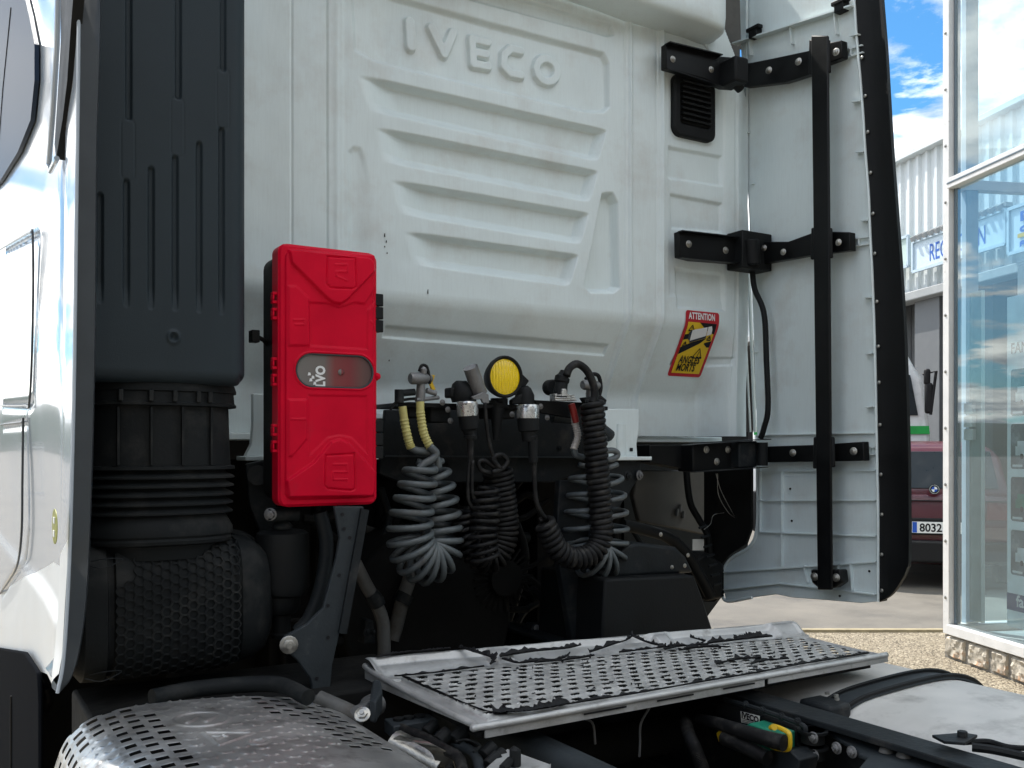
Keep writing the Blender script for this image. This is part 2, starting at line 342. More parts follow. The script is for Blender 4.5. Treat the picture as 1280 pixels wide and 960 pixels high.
# turned-under bottom lip, cab floor and body behind
b = MB(); b.box((.97, 2.745, 1.645), (1.74, 2.90, 1.664)); b.box((1.74, 2.78, 1.578), (2.67, 2.90, 1.599)); b.box((.29, 2.745, 1.578), (.97, 2.90, 1.599)); b.build('bottom_lip', white, truck, bevel=.003)
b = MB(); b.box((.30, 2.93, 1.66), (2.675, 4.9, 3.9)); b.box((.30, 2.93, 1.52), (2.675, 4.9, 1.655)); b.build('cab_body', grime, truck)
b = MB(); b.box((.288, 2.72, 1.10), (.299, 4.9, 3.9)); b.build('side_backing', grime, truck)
# roof fairing with rounded corner
pts = []
for px, py in ((560, -60), (700, -36), (770, -12), (810, 4), (882, 26), (905, 36), (921, 42)): p = PY(px, py, 2.50); pts.append((p.x, p.z))
b = MB(); prof = [(2.62, -.016), (2.515, -.006), (2.50, .0), (2.494, .012), (2.49, .04), (2.488, .6)]
xs = [p[0] for p in pts]; zs = [p[1] for p in pts]
xx = np.linspace(.9, xs[-1], 60); zline = np.interp(xx, xs, zs)
P = []
for yq, dz in prof:
    row = []
    for x_, z_ in zip(xx, zline):
        k = max(0, (x_-(xs[-1]-.10))/.10); row.append((x_, yq+.10*k**3, z_+dz+.02*k**3))
    row.append((xs[-1]+.004, 2.75, zline[-1]+dz+.03)); P.append(row)
rf = grid_mesh('roof_fairing', np.array(P), white, truck, smooth=50)
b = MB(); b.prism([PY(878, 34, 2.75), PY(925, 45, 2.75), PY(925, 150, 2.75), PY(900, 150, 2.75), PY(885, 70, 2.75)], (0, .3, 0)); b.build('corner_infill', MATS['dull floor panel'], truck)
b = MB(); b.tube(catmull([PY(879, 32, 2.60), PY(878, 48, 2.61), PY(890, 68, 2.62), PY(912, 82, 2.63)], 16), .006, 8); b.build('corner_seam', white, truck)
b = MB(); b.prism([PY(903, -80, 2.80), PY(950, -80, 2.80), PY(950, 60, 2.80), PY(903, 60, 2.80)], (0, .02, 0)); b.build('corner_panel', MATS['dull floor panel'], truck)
# corner trim lines by the fairing
for k, (a, c, r) in enumerate((((916, 90), (938, 540), .004), ((926, 95), (944, 540), .007), ((909, 120), (930, 540), .0025))):
    b = MB(); A = PY(a[0], a[1], 2.69); D = PY(c[0], c[1], 2.78); b.tube([A, (A+D)/2, D], r, 8); b.build('corner_trim', white if k != 2 else edgegrey, truck)
# chips of old adhesive and scratches on the wall
for i, (px, py, h) in enumerate(((481, 296, 5), (483, 303, 3), (481, 309, 2), (484, 317, 2), (535, 367, 6), (504, 448, 2))):
    x, z = wl(px, py); s = h*.0012
    b = MB(); b.add([on_wall(x-.002, z, .002), on_wall(x+.002, z-.001, .002), on_wall(x+.0015, z+s*2, .002), on_wall(x-.001, z+s*1.6, .002)], [(0, 1, 2, 3)]); b.build('paint_chip', ink, rear)
# vent grille
def rpanel(name, x0, x1, z0, z1, r, yf, thick, mat, parent, fn=None, n=60, m=90, back=True):
    zs = np.linspace(z0, z1, m); hw = (x1-x0)/2; cx = (x0+x1)/2
    e = np.minimum(zs-z0, z1-zs); ins = np.where(e < r, r-np.sqrt(np.maximum(r*r-(r-e)**2, 0)), 0)
    us = np.sin(np.linspace(-math.pi/2, math.pi/2, n))*.35+np.linspace(-1, 1, n)*.65
    Zg = np.repeat(zs[:, None], n, 1); Xg = cx+us[None, :]*(hw-ins)[:, None]
    d = np.minimum(np.minimum(Xg-(cx-(hw-ins))[:, None], (cx+(hw-ins))[:, None]-Xg), e[:, None])
    Yg = np.full(Xg.shape, yf)+.006*sst(.007, 0, d)
    if fn is not None: Yg = Yg+fn(Xg, Zg)
    P = np.stack([Xg, Yg, Zg], -1)
    rim = P.copy(); P2 = np.pad(P, ((1, 1), (1, 1), (0, 0)), mode='edge')
    bk = np.zeros(P2.shape[:2], bool); bk[0] = bk[-1] = True; bk[:, 0] = bk[:, -1] = True
    P2[..., 1] = np.where(bk, yf+thick, P2[..., 1])
    return grid_mesh(name, P2, mat, parent, smooth=50)
vx0, vz1 = wl(838, 91); vx1, vz0 = wl(890, 176)
vg = rpanel('vent_grille', vx0, vx1, vz0-.015, vz1, .035, 2.597, .03, black, truck, lambda X, Z: .012*sst(.004, -.004, sd_poly(X, Z, rrect(vx0+.03, vx1-.03, vz0+.03, vz1-.03, .012))))
for i in range(8):
    z = vz0+.045+i*(vz1-vz0-.075)/7
    b = MB(); b.prism([Vector((vx0+.032, 2.611, z)), Vector((vx0+.032, 2.588, z-.004)), Vector((vx0+.032, 2.586, z+.001)), Vector((vx0+.032, 2.608, z+.016))], (vx1-vx0-.064, 0, 0)); b.build('slat', black, vg)
# warning sticker, folded over the crease with the wall
sx0, sx1, szt, szb = 2.334, 2.496, 2.052, 1.822
def smap(off):
    def f(u, v, w=0):
        x, z = sx0+(sx1-sx0)*u, szb+(szt-szb)*v; y = float(wall_y(np.array([[x]]), np.array([[z]]), True)[0, 0]); return Vector((x, y-.004-off*2.2+.004-w, z))
    return f
def sticker_poly(name, pts, off, mat, parent):
    f = smap(off); u0 = min(p[0] for p in pts); u1 = max(p[0] for p in pts); v0 = min(p[1] for p in pts); v1 = max(p[1] for p in pts)
    n = 30; b = MB(); vs = []; inside = []
    # slice the polygon in rows so that it follows the fold
    rows = max(3, int((v1-v0)*60)); Vs = [v0+(v1-v0)*i/rows for i in range(rows+1)]
    for v in Vs:
        vv = min(max(v, v0+1e-4), v1-1e-4); xs_ = []
        for i in range(len(pts)):
            a, c = pts[i], pts[(i+1) % len(pts)]
            if (a[1] > vv) != (c[1] > vv): xs_.append(a[0]+(vv-a[1])/(c[1]-a[1])*(c[0]-a[0]))
        xs_ = sorted(xs_) or [u0, u0]; vs.append((min(xs_), max(xs_), v))
    vv = []
    for a, c, v in vs: vv += [f(a, v), f(c, v)]
    b.add(vv, [(2*i, 2*i+1, 2*i+3, 2*i+2) for i in range(len(vs)-1)])
    return b.build(name, mat, parent, smooth=0)
stk = sticker_poly('warning_sticker', rrect(0, 1, 0, 1, .05), .0028, stick_red, truck); stk['label'] = 'red, yellow and black blind-spot warning sticker on the white wall'
sticker_poly('print', [(.08, .05), (.92, .05), (.92, .82), (.08, .82)], .0034, stick_yel, stk)
sticker_poly('print', [(.42, .82), (.92, .82), (.92, .66), (.62, .72)], .0040, ink, stk)
sticker_poly('print', [(.08, .55), (.30, .58), (.30, .65), (.08, .63)], .0040, ink, stk)
sticker_poly('print', [(.08, .33), (.62, .52), (.75, .60), (.35, .52), (.08, .44)], .0040, ink, stk)
sticker_poly('print', [(.70, .52), (.92, .56), (.92, .46), (.84, .46)], .0040, ink, stk)
sticker_poly('print', [(.27, .54), (.70, .63), (.66, .76), (.24, .70)], .0046, paper, stk)
sticker_poly('print', [(.71, .63), (.84, .66), (.82, .73), (.78, .78), (.68, .765)], .0046, paper, stk)
sticker_poly('print', [(.27, .51), (.72, .60), (.70, .63), (.27, .54)], .0050, edgegrey, stk)
sticker_poly('print', [(.20, .56), (.27, .54), (.24, .70), (.17, .66)], .0050, edgegrey, stk)
def tri(cx, cy, s, o):
    for (a, c) in (((-1, -.8), (1, -.8)), ((1, -.8), (0, .9)), ((0, .9), (-1, -.8)), ((0, -.4), (.12, .35))):
        p = Vector((cx+a[0]*s, cy+a[1]*s*.62)); q = Vector((cx+c[0]*s, cy+c[1]*s*.62)); t = (q-p).normalized(); nn = Vector((-t.y, t.x))*.009
        b = MB(); f = smap(o); b.add([f(*(p-nn)), f(*(q-nn)), f(*(q+nn)), f(*(p+nn))], [(0, 1, 2, 3)]); b.build('print', ink, stk, smooth=0)
tri(.66, .36, .14, .0042); tri(.22, .73, .08, .0042); tri(.17, .49, .06, .0042); tri(.82, .60, .06, .0042)
def stext(body, h, u, v, mat, off, sx):
    f = smap(off+.0006); k = (szt-szb)
    return text(body, h, mat, stk, lambda x, y, z: f(u+x*sx, v+y, z), bold=.004, spacing=1.05)
stext('ATTENTION', .145, .075, .868, paper, .0036, .93); stext('ANGLES', .155, .17, .205, ink, .0042, 1.05); stext('MORTS', .155, .17, .085, ink, .0042, 1.05)

# ------------------------------------------------------------ cab side at the left
SX = .245
def side_X(y, z): return SX+.018*np.clip((y-2.05)/.9, 0, 1)-.03*np.clip((1.35-z)/.5, 0, 1)**2*0
zb = lambda y: np.interp(y, [2.05, 2.12, 2.30, 2.6, 3.0, 4.2, 5.2], [1.115, 1.09, 1.02, 1.00, .93, .70, .5])
ys = np.concatenate([np.linspace(2.052, 2.5, 60), np.linspace(2.51, 5.0, 150)]); vs_ = np.linspace(0, 1, 220)
Yg, Vg = np.meshgrid(ys, vs_); Zb = zb(Yg); Zg = Zb+(3.6-Zb)*Vg
Xg = SX+.02*sst(2.15, 2.9, Yg)
_o = [PY(a_, c_, 2.046) for a_, c_ in ((97, -15), (96, 100), (94, 250), (92, 400), (90, 520), (85, 700), (78, 820), (70, 866))]
Xg = Xg+(np.interp(Zg, [p.z for p in _o][::-1], [p.x for p in _o][::-1])-SX)*sst(2.45, 2.06, Yg)
Xg = Xg+.010*np.exp(-((Yg-2.30)/.05)**2)*sst(2.55, 2.2, Zg)        # fairing joint
def sideline(pts, w, h):
    global Xg
    q = [PX(a, c, SX+.012) for a, c in pts]; d = sd_line(Yg, Zg, [(p.y, p.z) for p in q]); Xg = Xg+h*np.exp(-(d/w)**2)
sideline([(0, 312), (38, 290), (41, 300), (41, 400), (36, 500), (30, 507), (0, 507)], .010, .012)
sideline([(28, 520), (27, 660), (22, 705), (0, 742)], .012, .014)
sideline([(0, 535), (28, 530)], .008, .01)
Xg = Xg+.014*sst(1.16, 1.20, Zg)*sst(2.15, 2.4, Yg)+.03*sst(1.6, 1.2, Zg)*0
Xg = Xg-.012*np.exp(-((Zg-1.9+.1*(Yg-2.3))/.28)**2)*sst(2.1, 2.8, Yg)
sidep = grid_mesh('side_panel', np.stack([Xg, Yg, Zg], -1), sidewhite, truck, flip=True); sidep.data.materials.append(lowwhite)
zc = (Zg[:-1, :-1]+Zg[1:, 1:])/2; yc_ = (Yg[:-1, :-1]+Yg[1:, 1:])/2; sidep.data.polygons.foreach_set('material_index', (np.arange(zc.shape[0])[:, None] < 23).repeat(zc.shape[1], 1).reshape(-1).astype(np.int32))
for pts_ in (((0, 312), (20, 300), (37, 291), (41, 298), (41, 400), (37, 500), (30, 507), (0, 507)), ((29, 522), (28, 600), (27, 665), (22, 705), (12, 725), (0, 742)), ((0, 531), (28, 528))):
    b = MB(); b.tube(catmull([PX(a_, c_, SX+.017) for a_, c_ in pts_], 50), .0035, 6); b.build('door_gap', edgegrey, sidep)
win = MB(); q = [(0, 226), (22, 190), (38, 150), (43, 100), (43, 55), (36, 18), (27, -20), (0, -20), (-60, -20), (-60, 300)]
win.prism([PX(a, c, SX+.0185) for a, c in q], (.012, 0, 0)); wn = win.build('side_window', glassdark, truck)
b = MB(); b.tube([PX(14, 10, SX+.018), PX(4, 110, SX+.018), PX(-2, 190, SX+.018)], .003, 6); b.build('window_seal', black, wn)
sl_ = MB(); q = [(76, -10), (92, -10), (88, 40), (84, 100), (78, 150), (70, 199), (68, 180), (72, 120), (76, 50)]
sl_.prism([PX(a, c, SX+.000) for a, c in q], (.02, 0, 0)); sg = sl_.build('slot_grille', black, truck)
b = MB(); b.tube([PX(a, c, SX-.002) for a, c in ((73, -10), (71, 60), (66, 140), (61, 205), (63, 214), (71, 198))], .006, 8); b.build('slot_frame', sidewhite, sg)
# the fairing's rear-facing edge
outer = [(97, -15), (96, 100), (94, 250), (92, 400), (90, 520), (85, 700), (78, 820), (70, 866)]
inner = [(125, -15), (124, 60), (120, 180), (119, 300), (118, 420), (115, 560), (111, 680), (106, 760), (98, 815), (88, 848), (74, 866)]
O_ = catmull([PY(a, c, 2.046) for a, c in outer], 40); I_ = catmull([PY(a, c, 2.052) for a, c in inner], 40)
P = np.array([[tuple(o+Vector((0, .006, 0))) for o in O_], [tuple(o+(i-o)*.06+Vector((0, -.004, 0))) for o, i in zip(O_, I_)], [tuple(o+(i-o)*.5+Vector((0, -.004, 0))) for o, i in zip(O_, I_)], [tuple(i+Vector((0, -.001, 0))) for i in I_], [tuple(i+Vector((.004, .01, 0))) for i in I_], [tuple(i+Vector((.0, .25, 0))) for i in I_]])
grid_mesh('fairing_edge', P, edgegrey, truck, smooth=40)
b = MB(); b.tube([o+Vector((.002, -.004, 0)) for o in O_], .0035, 6); b.build('edge_bead', sidewhite, truck)
p = PX(69, 658, SX-.028); b = MB(); b.tube([p, p+Vector((-.0015, 0, 0))], [.034, .034], 28)
for i, v in enumerate(b.v): b.v[i] = (v[0], p.y+(v[1]-p.y)*1.2, v[2])
lb = b.build('round_sticker', lime, truck, smooth=30); lb['label'] = 'small round lime green sticker on the white side'
for i, (dy, dz) in enumerate(((0, .012), (.004, -.014))):
    b = MB(); b.box((p.x-.003, p.y+dy-.012, p.z+dz-.006), (p.x-.0016, p.y+dy+.010, p.z+dz+.006)); b.build('print', paper, lb)
# sill / skirt below
b = MB(); b.prism([PX(a, c, .243) for a, c in ((-60, 800), (30, 815), (46, 840), (48, 880), (48, 1100), (-60, 1100))], (.012, 0, 0)); b.build('side_skirt', mattblack, truck, bevel=.006)
b = MB(); b.beam(PX(14, 870, .241), PX(14, 1000, .241), .006, .006, up=(1, 0, 0)); b.build('skirt_joint', black, truck)
b = MB(); b.tube(catmull([PX(50, 846, .29), PX(60, 868, .30), PX(52, 898, .32)], 10), [.006+.014*i/10 for i in range(11)], 10); b.build('rubber_stay', rubber, truck)

# ------------------------------------------------------------ air intake column at the left
IY = 2.215
ix0, ix1 = PY(112, 300, IY).x, PY(313, 300, IY).x
iz0, iz1 = 1.698, 3.3
gx, gz = np.meshgrid(np.linspace(ix0, ix1, 260), np.linspace(iz0, iz1, 480))
gy = np.full(gx.shape, IY)
e = ix1-gx; gy = gy+.06*(1-np.sqrt(np.clip(1-(1-np.clip(e/.045, 0, 1))**2, 0, 1)))
e = gz-iz0; gy = gy+.03*(1-np.sqrt(np.clip(1-(1-np.clip(e/.03, 0, 1))**2, 0, 1)))
def ip(px, py): p = PY(px, py, IY); return (p.x, p.z)
for x_, a, c in ((161, -40, 146), (223, -40, 120), (279, -40, 86), (125, 245, 375), (158, 228, 380), (189, 212, 383), (219, 198, 385), (249, 181, 387), (277, 163, 390)):
    d = sd_line(gx, gz, [ip(x_, a), ip(x_, c)]); zlo = ip(x_, c)[1]; fall = sst(zlo-.005, zlo+.05, gz) if a > 0 else 1
    gy = gy+.0085*sst(.0085, .003, d)*(.25+.75*fall)
for x_, a, c in ((160, 156, 218), (222, 129, 189), (279, 92, 154)):
    d = np.abs(sd_line(gx, gz, [ip(x_, a), ip(x_, c)])-.014); gy = gy+.0012*np.exp(-(d/.0018)**2)
d = sd_line(gx, gz, [ip(217, 421), ip(217, 422)]); gy = gy-.004*np.exp(-((d-.011)/.004)**2)+.005*np.exp(-(d/.006)**2)
P = np.stack([gx, gy, gz], -1)
# rounded lower right corner
cxr, czr, rr_ = ix1-.03, iz0+.03, .03
m = (gx > cxr) & (gz < czr); dx, dz = gx-cxr, gz-czr; rad = np.maximum(np.abs(dx), np.abs(dz)); hyp = np.hypot(dx, dz)+1e-9
P[..., 0] = np.where(m, cxr+dx*rad/hyp, gx); P[..., 2] = np.where(m, czr+dz*rad/hyp, gz)
P = np.pad(P, ((1, 0), (0, 1), (0, 0)), mode='edge'); P[0, :, 1] = 2.5; P[:, -1, 1] = 2.5
intake = grid_mesh('air_intake', P, intake_m, truck, smooth=60)
b = MB(); p = PY(312, 418, 2.35); b.box((p.x, 2.33, p.z-.02), (p.x+.02, 2.36, p.z+.01)); b.tube([p+Vector((.01, 0, 0)), p+Vector((.035, .0, -.012)), p+Vector((.05, .02, -.02))], .006, 8); b.build('intake_clip', black, truck, bevel=.002)
CXI, CYI = .472, 2.37
def oval_stack(name, prof, mat, n=72, cx=CXI, cy=CYI, ry=.78):
    P = np.array([[(cx+r*math.copysign(abs(math.cos(a))**.8, math.cos(a)), cy+r*ry*math.copysign(abs(math.sin(a))**.8, math.sin(a)), z) for a in np.linspace(0, -2*math.pi, n+1)] for z, r in prof])
    return grid_mesh(name, P, mat, truck, smooth=35)
dpx = lambda py: CZ+(HOR-py)/FPX*2.18
oval_stack('duct_collar', [(dpx(476), .155), (dpx(479), .172), (dpx(486), .176), (dpx(489), .176), (dpx(490), .170), (dpx(502), .172), (dpx(504), .176), (dpx(507), .176), (dpx(508), .160)], duct_m)
for px in (150, 187, 217, 247, 262):
    p = PY(px, 495, 2.245); b = MB(); b.box((p.x-.005, 2.222+abs(px-200)*.0002, dpx(503)), (p.x+.005, 2.26, dpx(489))); b.build('collar_tooth', duct_m, truck, bevel=.002)
duct = oval_stack('intake_duct', [(dpx(506), .158), (dpx(560), .161), (dpx(582), .163), (dpx(583), .172), (dpx(587), .173), (dpx(588), .160)], duct_m)
for px, dy in ((148, .014), (188, 0), (227, 0), (265, .017)):
    p0 = PY(px, 509, 2.25); p1 = PY(px+1, 581, 2.25); b = MB(); b.box((p0.x-.0025, 2.234+dy, p1.z), (p0.x+.0025, 2.27+dy, p0.z)); b.build('duct_rib', duct_m, duct)
prof = []
for k in range(5):
    z = dpx(588+k*11.2); h = 11.2/FPX*2.18; r = .172-.001*k
    prof += [(z, .150), (z-h*.3, .154), (z-h*.6, r-.004), (z-h*.75, r), (z-h*.92, r), (z-h*.985, r-.006)]
prof += [(dpx(645), .150)]
oval_stack('bellows', prof, duct_m)
prof = [(dpx(645), .150), (dpx(652), .158), (dpx(662), .168), (dpx(670), .168), (dpx(673), .163), (dpx(676), .166), (dpx(680), .164), (dpx(683), .14), (dpx(700), .135)]
oval_stack('lower_boot', prof, duct_m)
# filter drum with hexagon relief, axis along X
FZ, FYc, FR = 1.185, 2.425, .165
prof = [(.285, .11), (.29, .15), (.30, .163), (.345, .165), (.348, .155), (.36, .155), (.363, .165), (.62, .165), (.635, .158), (.64, .15), (.645, .155), (.68, .152), (.715, .13), (.735, .095), (.74, .05), (.742, .0)]
P = np.array([[(x, FYc-r*math.copysign(abs(math.cos(a))**.55, math.cos(a)), FZ+r*math.copysign(abs(math.sin(a))**.55, math.sin(a))) for a in np.linspace(0, 2*math.pi, 61)] for x, r in prof])
fh = grid_mesh('filter_housing', P, duct_m, truck, smooth=40)
def drum(x, s_, off=0):
    a = math.asin(math.copysign(min(1, abs(s_))**(1/.55), s_)); r = FR+off; return Vector((x, FYc-r*math.copysign(abs(math.cos(a))**.55, math.cos(a)), FZ+r*math.copysign(abs(math.sin(a))**.55, math.sin(a))))
b = MB(); hp = .0225
for i in range(14):
    for j in range(14):
        cx = .372+i*hp*.866; cz = (j-6.6)*hp*.95+(hp*.475 if i % 2 else 0)
        if i in (0, 1) and j > 9: continue
        q = []
        for k in range(6):
            a = math.radians(60*k); xx_ = cx+math.cos(a)*hp*.50; zz_ = cz+math.sin(a)*hp*.50; q.append((xx_, zz_))
        for (a, c) in zip(q, q[1:]+q[:1]):
            if max(abs(a[1]), abs(c[1])) > .158: continue
            p0 = drum(a[0], a[1]/.165, .0015); p1 = drum(c[0], c[1]/.165, .0015); b.beam(p0, p1, .0023, .006, up=(0, -1, .2))
b.build('hexagon_ribs', duct_m, fh)
for z_, y_ in ((1.30, 2.262), (1.05, 2.275)):
    b = MB(); b.tube(catmull([(.30, y_, z_), (.33, y_-.012, z_-.008), (.36, y_-.008, z_), (.375, y_, z_+.008), (.34, y_-.01, z_+.012), (.31, y_, z_+.006)], 24), .0014, 6); b.build('wire_clip', frame_m, fh)
b = MB(); b.tube(catmull([PY(286, 665, 2.42), PY(305, 670, 2.40), PY(318, 682, 2.40), PY(312, 700, 2.40), PY(290, 705, 2.42)], 20), .010, 8); b.build('breather_hose', duct_m, truck)
b = MB(); b.tube(catmull([PZ(190, 872, 1.03), PZ(240, 862, 1.03), PZ(300, 856, 1.03), PZ(350, 856, 1.03), PZ(385, 872, 1.02)], 24), .018, 10); b.build('lower_hose', duct_m, truck)
# ------------------------------------------------------------ right-hand fairing, seen from inside
FX = 2.68
q = [(923, -60), (926, 60), (932, 180), (938, 320), (946, 540), (947, 600), (946, 660), (938, 682), (916, 696), (906, 706), (903, 728), (907, 752), (940, 747), (970, 743), (990, 747), (1030, 750), (1076, 754), (1098, 752), (1098, 600), (1094, 440), (1088, 290), (1079, 140), (1070, 30), (1066, -60)]
b = MB(); b.prism([PX(a, c, FX) for a, c in q], (.022, 0, 0))
fair = b.build('side_fairing', white, truck, bevel=.003)
b = MB(); b.tube(catmull([PX(a, c, FX-.004) for a, c in ((946, 545), (947, 600), (946, 660), (937, 683), (914, 698), (905, 712), (903, 730), (907, 751), (940, 747))], 60), .006, 8); b.build('rolled_edge', white, fair)
def fin(a, c, h=.012, t=.004, name='rib', x=FX, mat=None):
    A, D = PX(*a, x), PX(*c, x); b = MB(); b.beam(A-Vector((h/2, 0, 0)), D-Vector((h/2, 0, 0)), t if abs((D-A).z) > abs((D-A).y) else h, h if abs((D-A).z) > abs((D-A).y) else t, up=(1, 0, 0) if abs((D-A).z) > abs((D-A).y) else (0, 0, 1))
    return b.build(name, mat or white, fair, smooth=0)
fin((922, 56), (1071, 9), .03, .006, 'ledge')
for a, c in (((947, 544), (1096, 541)), ((949, 589), (1096, 588)), ((949, 626), (1097, 625)), ((950, 665), (1097, 670)), ((906, 715), (1030, 707)), ((1030, 707), (1097, 702)), ((906, 737), (976, 729)), ((976, 729), (1097, 743)),
             ((952, 560), (952, 665)), ((979, 589), (979, 708)), ((1007, 706), (1011, 728)), ((1065, 704), (1067, 738)), ((1050, 706), (1048, 730)),
             ((1082, 559), (1096, 559)), ((1082, 568), (1096, 568)), ((1088, 559), (1088, 568)), ((1050, 302), (1090, 296)), ((1052, 311), (1090, 305)), ((1076, 298), (1076, 308)),
             ((1050, 66), (1080, 57)), ((1052, 75), (1081, 66)), ((1066, 62), (1066, 71))): fin(a, c)
for a, c in (((1066, 46), (1077, 44)), ((1068, 128), (1080, 127)), ((1073, 191), (1084, 190)), ((1079, 276), (1088, 276)), ((1083, 372), (1092, 372)), ((1085, 442), (1093, 442)), ((1085, 509), (1096, 508))): fin(a, c, .02, .004)
for a, c in (((934, 166), (938, 166)), ((940, 230), (944, 230)), ((943, 440), (948, 440)), ((945, 300), (950, 300))): fin(a, c, .012, .004)
for a, c in (((939, 40), (941, 70)), ((991, 32), (993, 56)), ((1046, 16), (1049, 44))): fin(a, c, .018, .005)
for a in ((943, 40), (1051, 7)):
    p = PX(*a, FX-.02); b = MB(); b.box((p.x-.012, p.y-.02, p.z-.022), (p.x+.02, p.y+.02, p.z+.012)); b.box((p.x-.016, p.y-.034, p.z+.004), (p.x+.01, p.y+.03, p.z+.018)); b.build('clip', black, fair, bevel=.003)
for a in ((988, 611), (990, 651), (1087, 714), (1050, 745)):
    p = PX(*a, FX-.001); b = MB(); b.tube([p, p-Vector((.003, 0, 0))], .004, 8); b.build('mud_spot', ink, fair)
# rubber strip
out = [(1099, -40), (1103, 10), (1107, 60), (1110, 110), (1113, 160), (1116, 205), (1121, 270), (1126, 340), (1131, 430), (1135, 560), (1136, 690), (1133, 712), (1124, 730), (1112, 745), (1098, 753)]
inn = [(1066, -40), (1070, 30), (1075, 90), (1079, 140), (1082, 190), (1086, 240), (1088, 290), (1091, 350), (1094, 440), (1096, 540), (1098, 640), (1098, 690), (1098, 720), (1098, 740), (1098, 752)]
O_ = catmull([PX(a, c, FX-.002) for a, c in out], 70); I_ = catmull([PX(a, c, FX-.008) for a, c in inn], 70)
rows = []
for k in range(9):
    f = k/8; rows.append([tuple(i+(o-i)*f+Vector((.007*math.sin(f*math.pi), 0, 0))) for j, (i, o) in enumerate(zip(I_, O_))])
rows.append([tuple(Vector(r)+Vector((.02, .004, 0))) for r in rows[-1]]); rows.append([tuple(i+Vector((.045, 0, 0))) for i in I_])
rs = grid_mesh('rubber_strip', np.array(rows), rubber, truck, smooth=50)
b = MB(); b.tube([i+Vector((-.002, 0, 0)) for i in I_], .0045, 6); b.build('white_edge', white, rs)
for py in (72, 120, 165, 216, 267, 317, 377, 433, 478, 531, 593, 643, 693, 738):
    px = np.interp(py, [c for a, c in inn], [a for a, c in inn])+4.5; p = PX(px, py, FX-.008); b = MB(); b.tube([p, p+Vector((-.004, 0, 0)), p+Vector((-.006, 0, 0))], [.006, .006, .003], 10); b.build('rivet', galv, rs)
# hinge arms
def arm(left, right, y0, name, yd=.03):
    b = MB()
    b.prism([PY(a, c, y0) for a, c in left], (0, yd, 0))
    A = b.build(name, blackg, truck, bevel=.003)
    b = MB(); b.prism([PX(a, c, 2.630) for a, c in right], (.03, 0, 0)); b.build('arm', blackg, A, bevel=.003); return A
a1 = arm([(833, 54), (856, 57), (870, 62), (897, 70), (925, 72), (918, 110), (905, 109), (880, 98), (833, 85)], [(925, 80), (940, 78), (965, 73), (1012, 63), (1014, 58), (1022, 56), (1052, 50), (1053, 72), (1032, 80), (1015, 92), (980, 103), (930, 109)], 2.55, 'hinge_arm')
b = MB(); p = PY(921, 90, 2.50); b.box((p.x-.035, 2.47, p.z-.045), (p.x+.03, 2.56, p.z+.045)); b.build('knuckle', black, a1, bevel=.008, bseg=3)
b = MB(); b.tube([PY(921, 74, 2.52), PY(921, 106, 2.52), PY(926, 112, 2.52)], [.022, .022, .016], 14); b.build('pin', black, a1)
b = MB(); b.beam(PY(834, 86, 2.545), PY(905, 109, 2.545), .012, .004); b.beam(PY(834, 54, 2.54), PY(900, 70, 2.54), .03, .004); b.build('flange', blackg, a1)
for a in ((841, 74), (889, 87)): bolt(PY(*a, 2.549), (0, -1, 0), .008, a1)
for a in ((961, 88), (998, 77), (1045, 65)): bolt(PX(*a, 2.612), (-1, -.2, 0), .009, a1)
a2 = arm([(849, 289), (866, 290), (931, 298), (930, 330), (866, 325), (850, 321)], [(945, 302), (985, 302), (1015, 291), (1020, 289), (1062, 290), (1063, 313), (1018, 318), (985, 324), (945, 331)], 2.56, 'hinge_arm')
b = MB(); b.tube([PY(939, 300, 2.52), PY(941, 331, 2.52)], .028, 16); b.box(PY(928, 334, 2.52)[:], PY(945, 298, 2.60)[:]); b.build('knuckle', black, a2, bevel=.004)
b = MB(); b.beam(PY(850, 289, 2.55), PY(930, 298, 2.55), .025, .004); b.beam(PY(850, 322, 2.55), PY(930, 330, 2.55), .025, .004); b.build('flange', blackg, a2)
for a in ((861, 305), (907, 313)): bolt(PY(*a, 2.56), (0, -1, 0), .009, a2)
for a in ((979, 315), (1048, 303), (955, 310)): bolt(PX(*a, 2.612), (-1, -.2, 0), .008, a2)
a3 = arm([(812, 556), (866, 556), (866, 588), (812, 578)], [(958, 558), (1020, 556), (1079, 552), (1080, 576), (1020, 577), (958, 578)], 2.62, 'hinge_arm', .08)
b = MB(); b.prism([PY(866, 556, 2.56), PY(925, 551, 2.56), PY(925, 585, 2.56), PY(866, 590, 2.56)], (0, .08, 0)); b.build('box_bracket', blackg, a3, bevel=.004)
b = MB(); b.beam(PY(866, 590, 2.555), PY(958, 584, 2.50), .03, .003); b.beam(PY(862, 554, 2.555), PY(960, 549, 2.50), .04, .003); b.build('flange', frame_m, a3)
b = MB(); b.prism([PY(924, 552, 2.52), PY(947, 551, 2.52), PY(947, 584, 2.52), PY(924, 585, 2.52)], (0, .08, 0)); b.build('knuckle', frame_m, a3, bevel=.006)
b = MB(); b.tube([PY(953, 553, 2.50), PY(953, 582, 2.50)], .02, 12); b.build('pin', black, a3)
for a in ((883, 562), (910, 562), (896, 577)): bolt(PY(*a, 2.56), (0, -1, 0), .009, a3)
for a in ((991, 566), (1067, 564)): bolt(PX(*a, 2.612), (-1, -.2, 0), .009, a3)
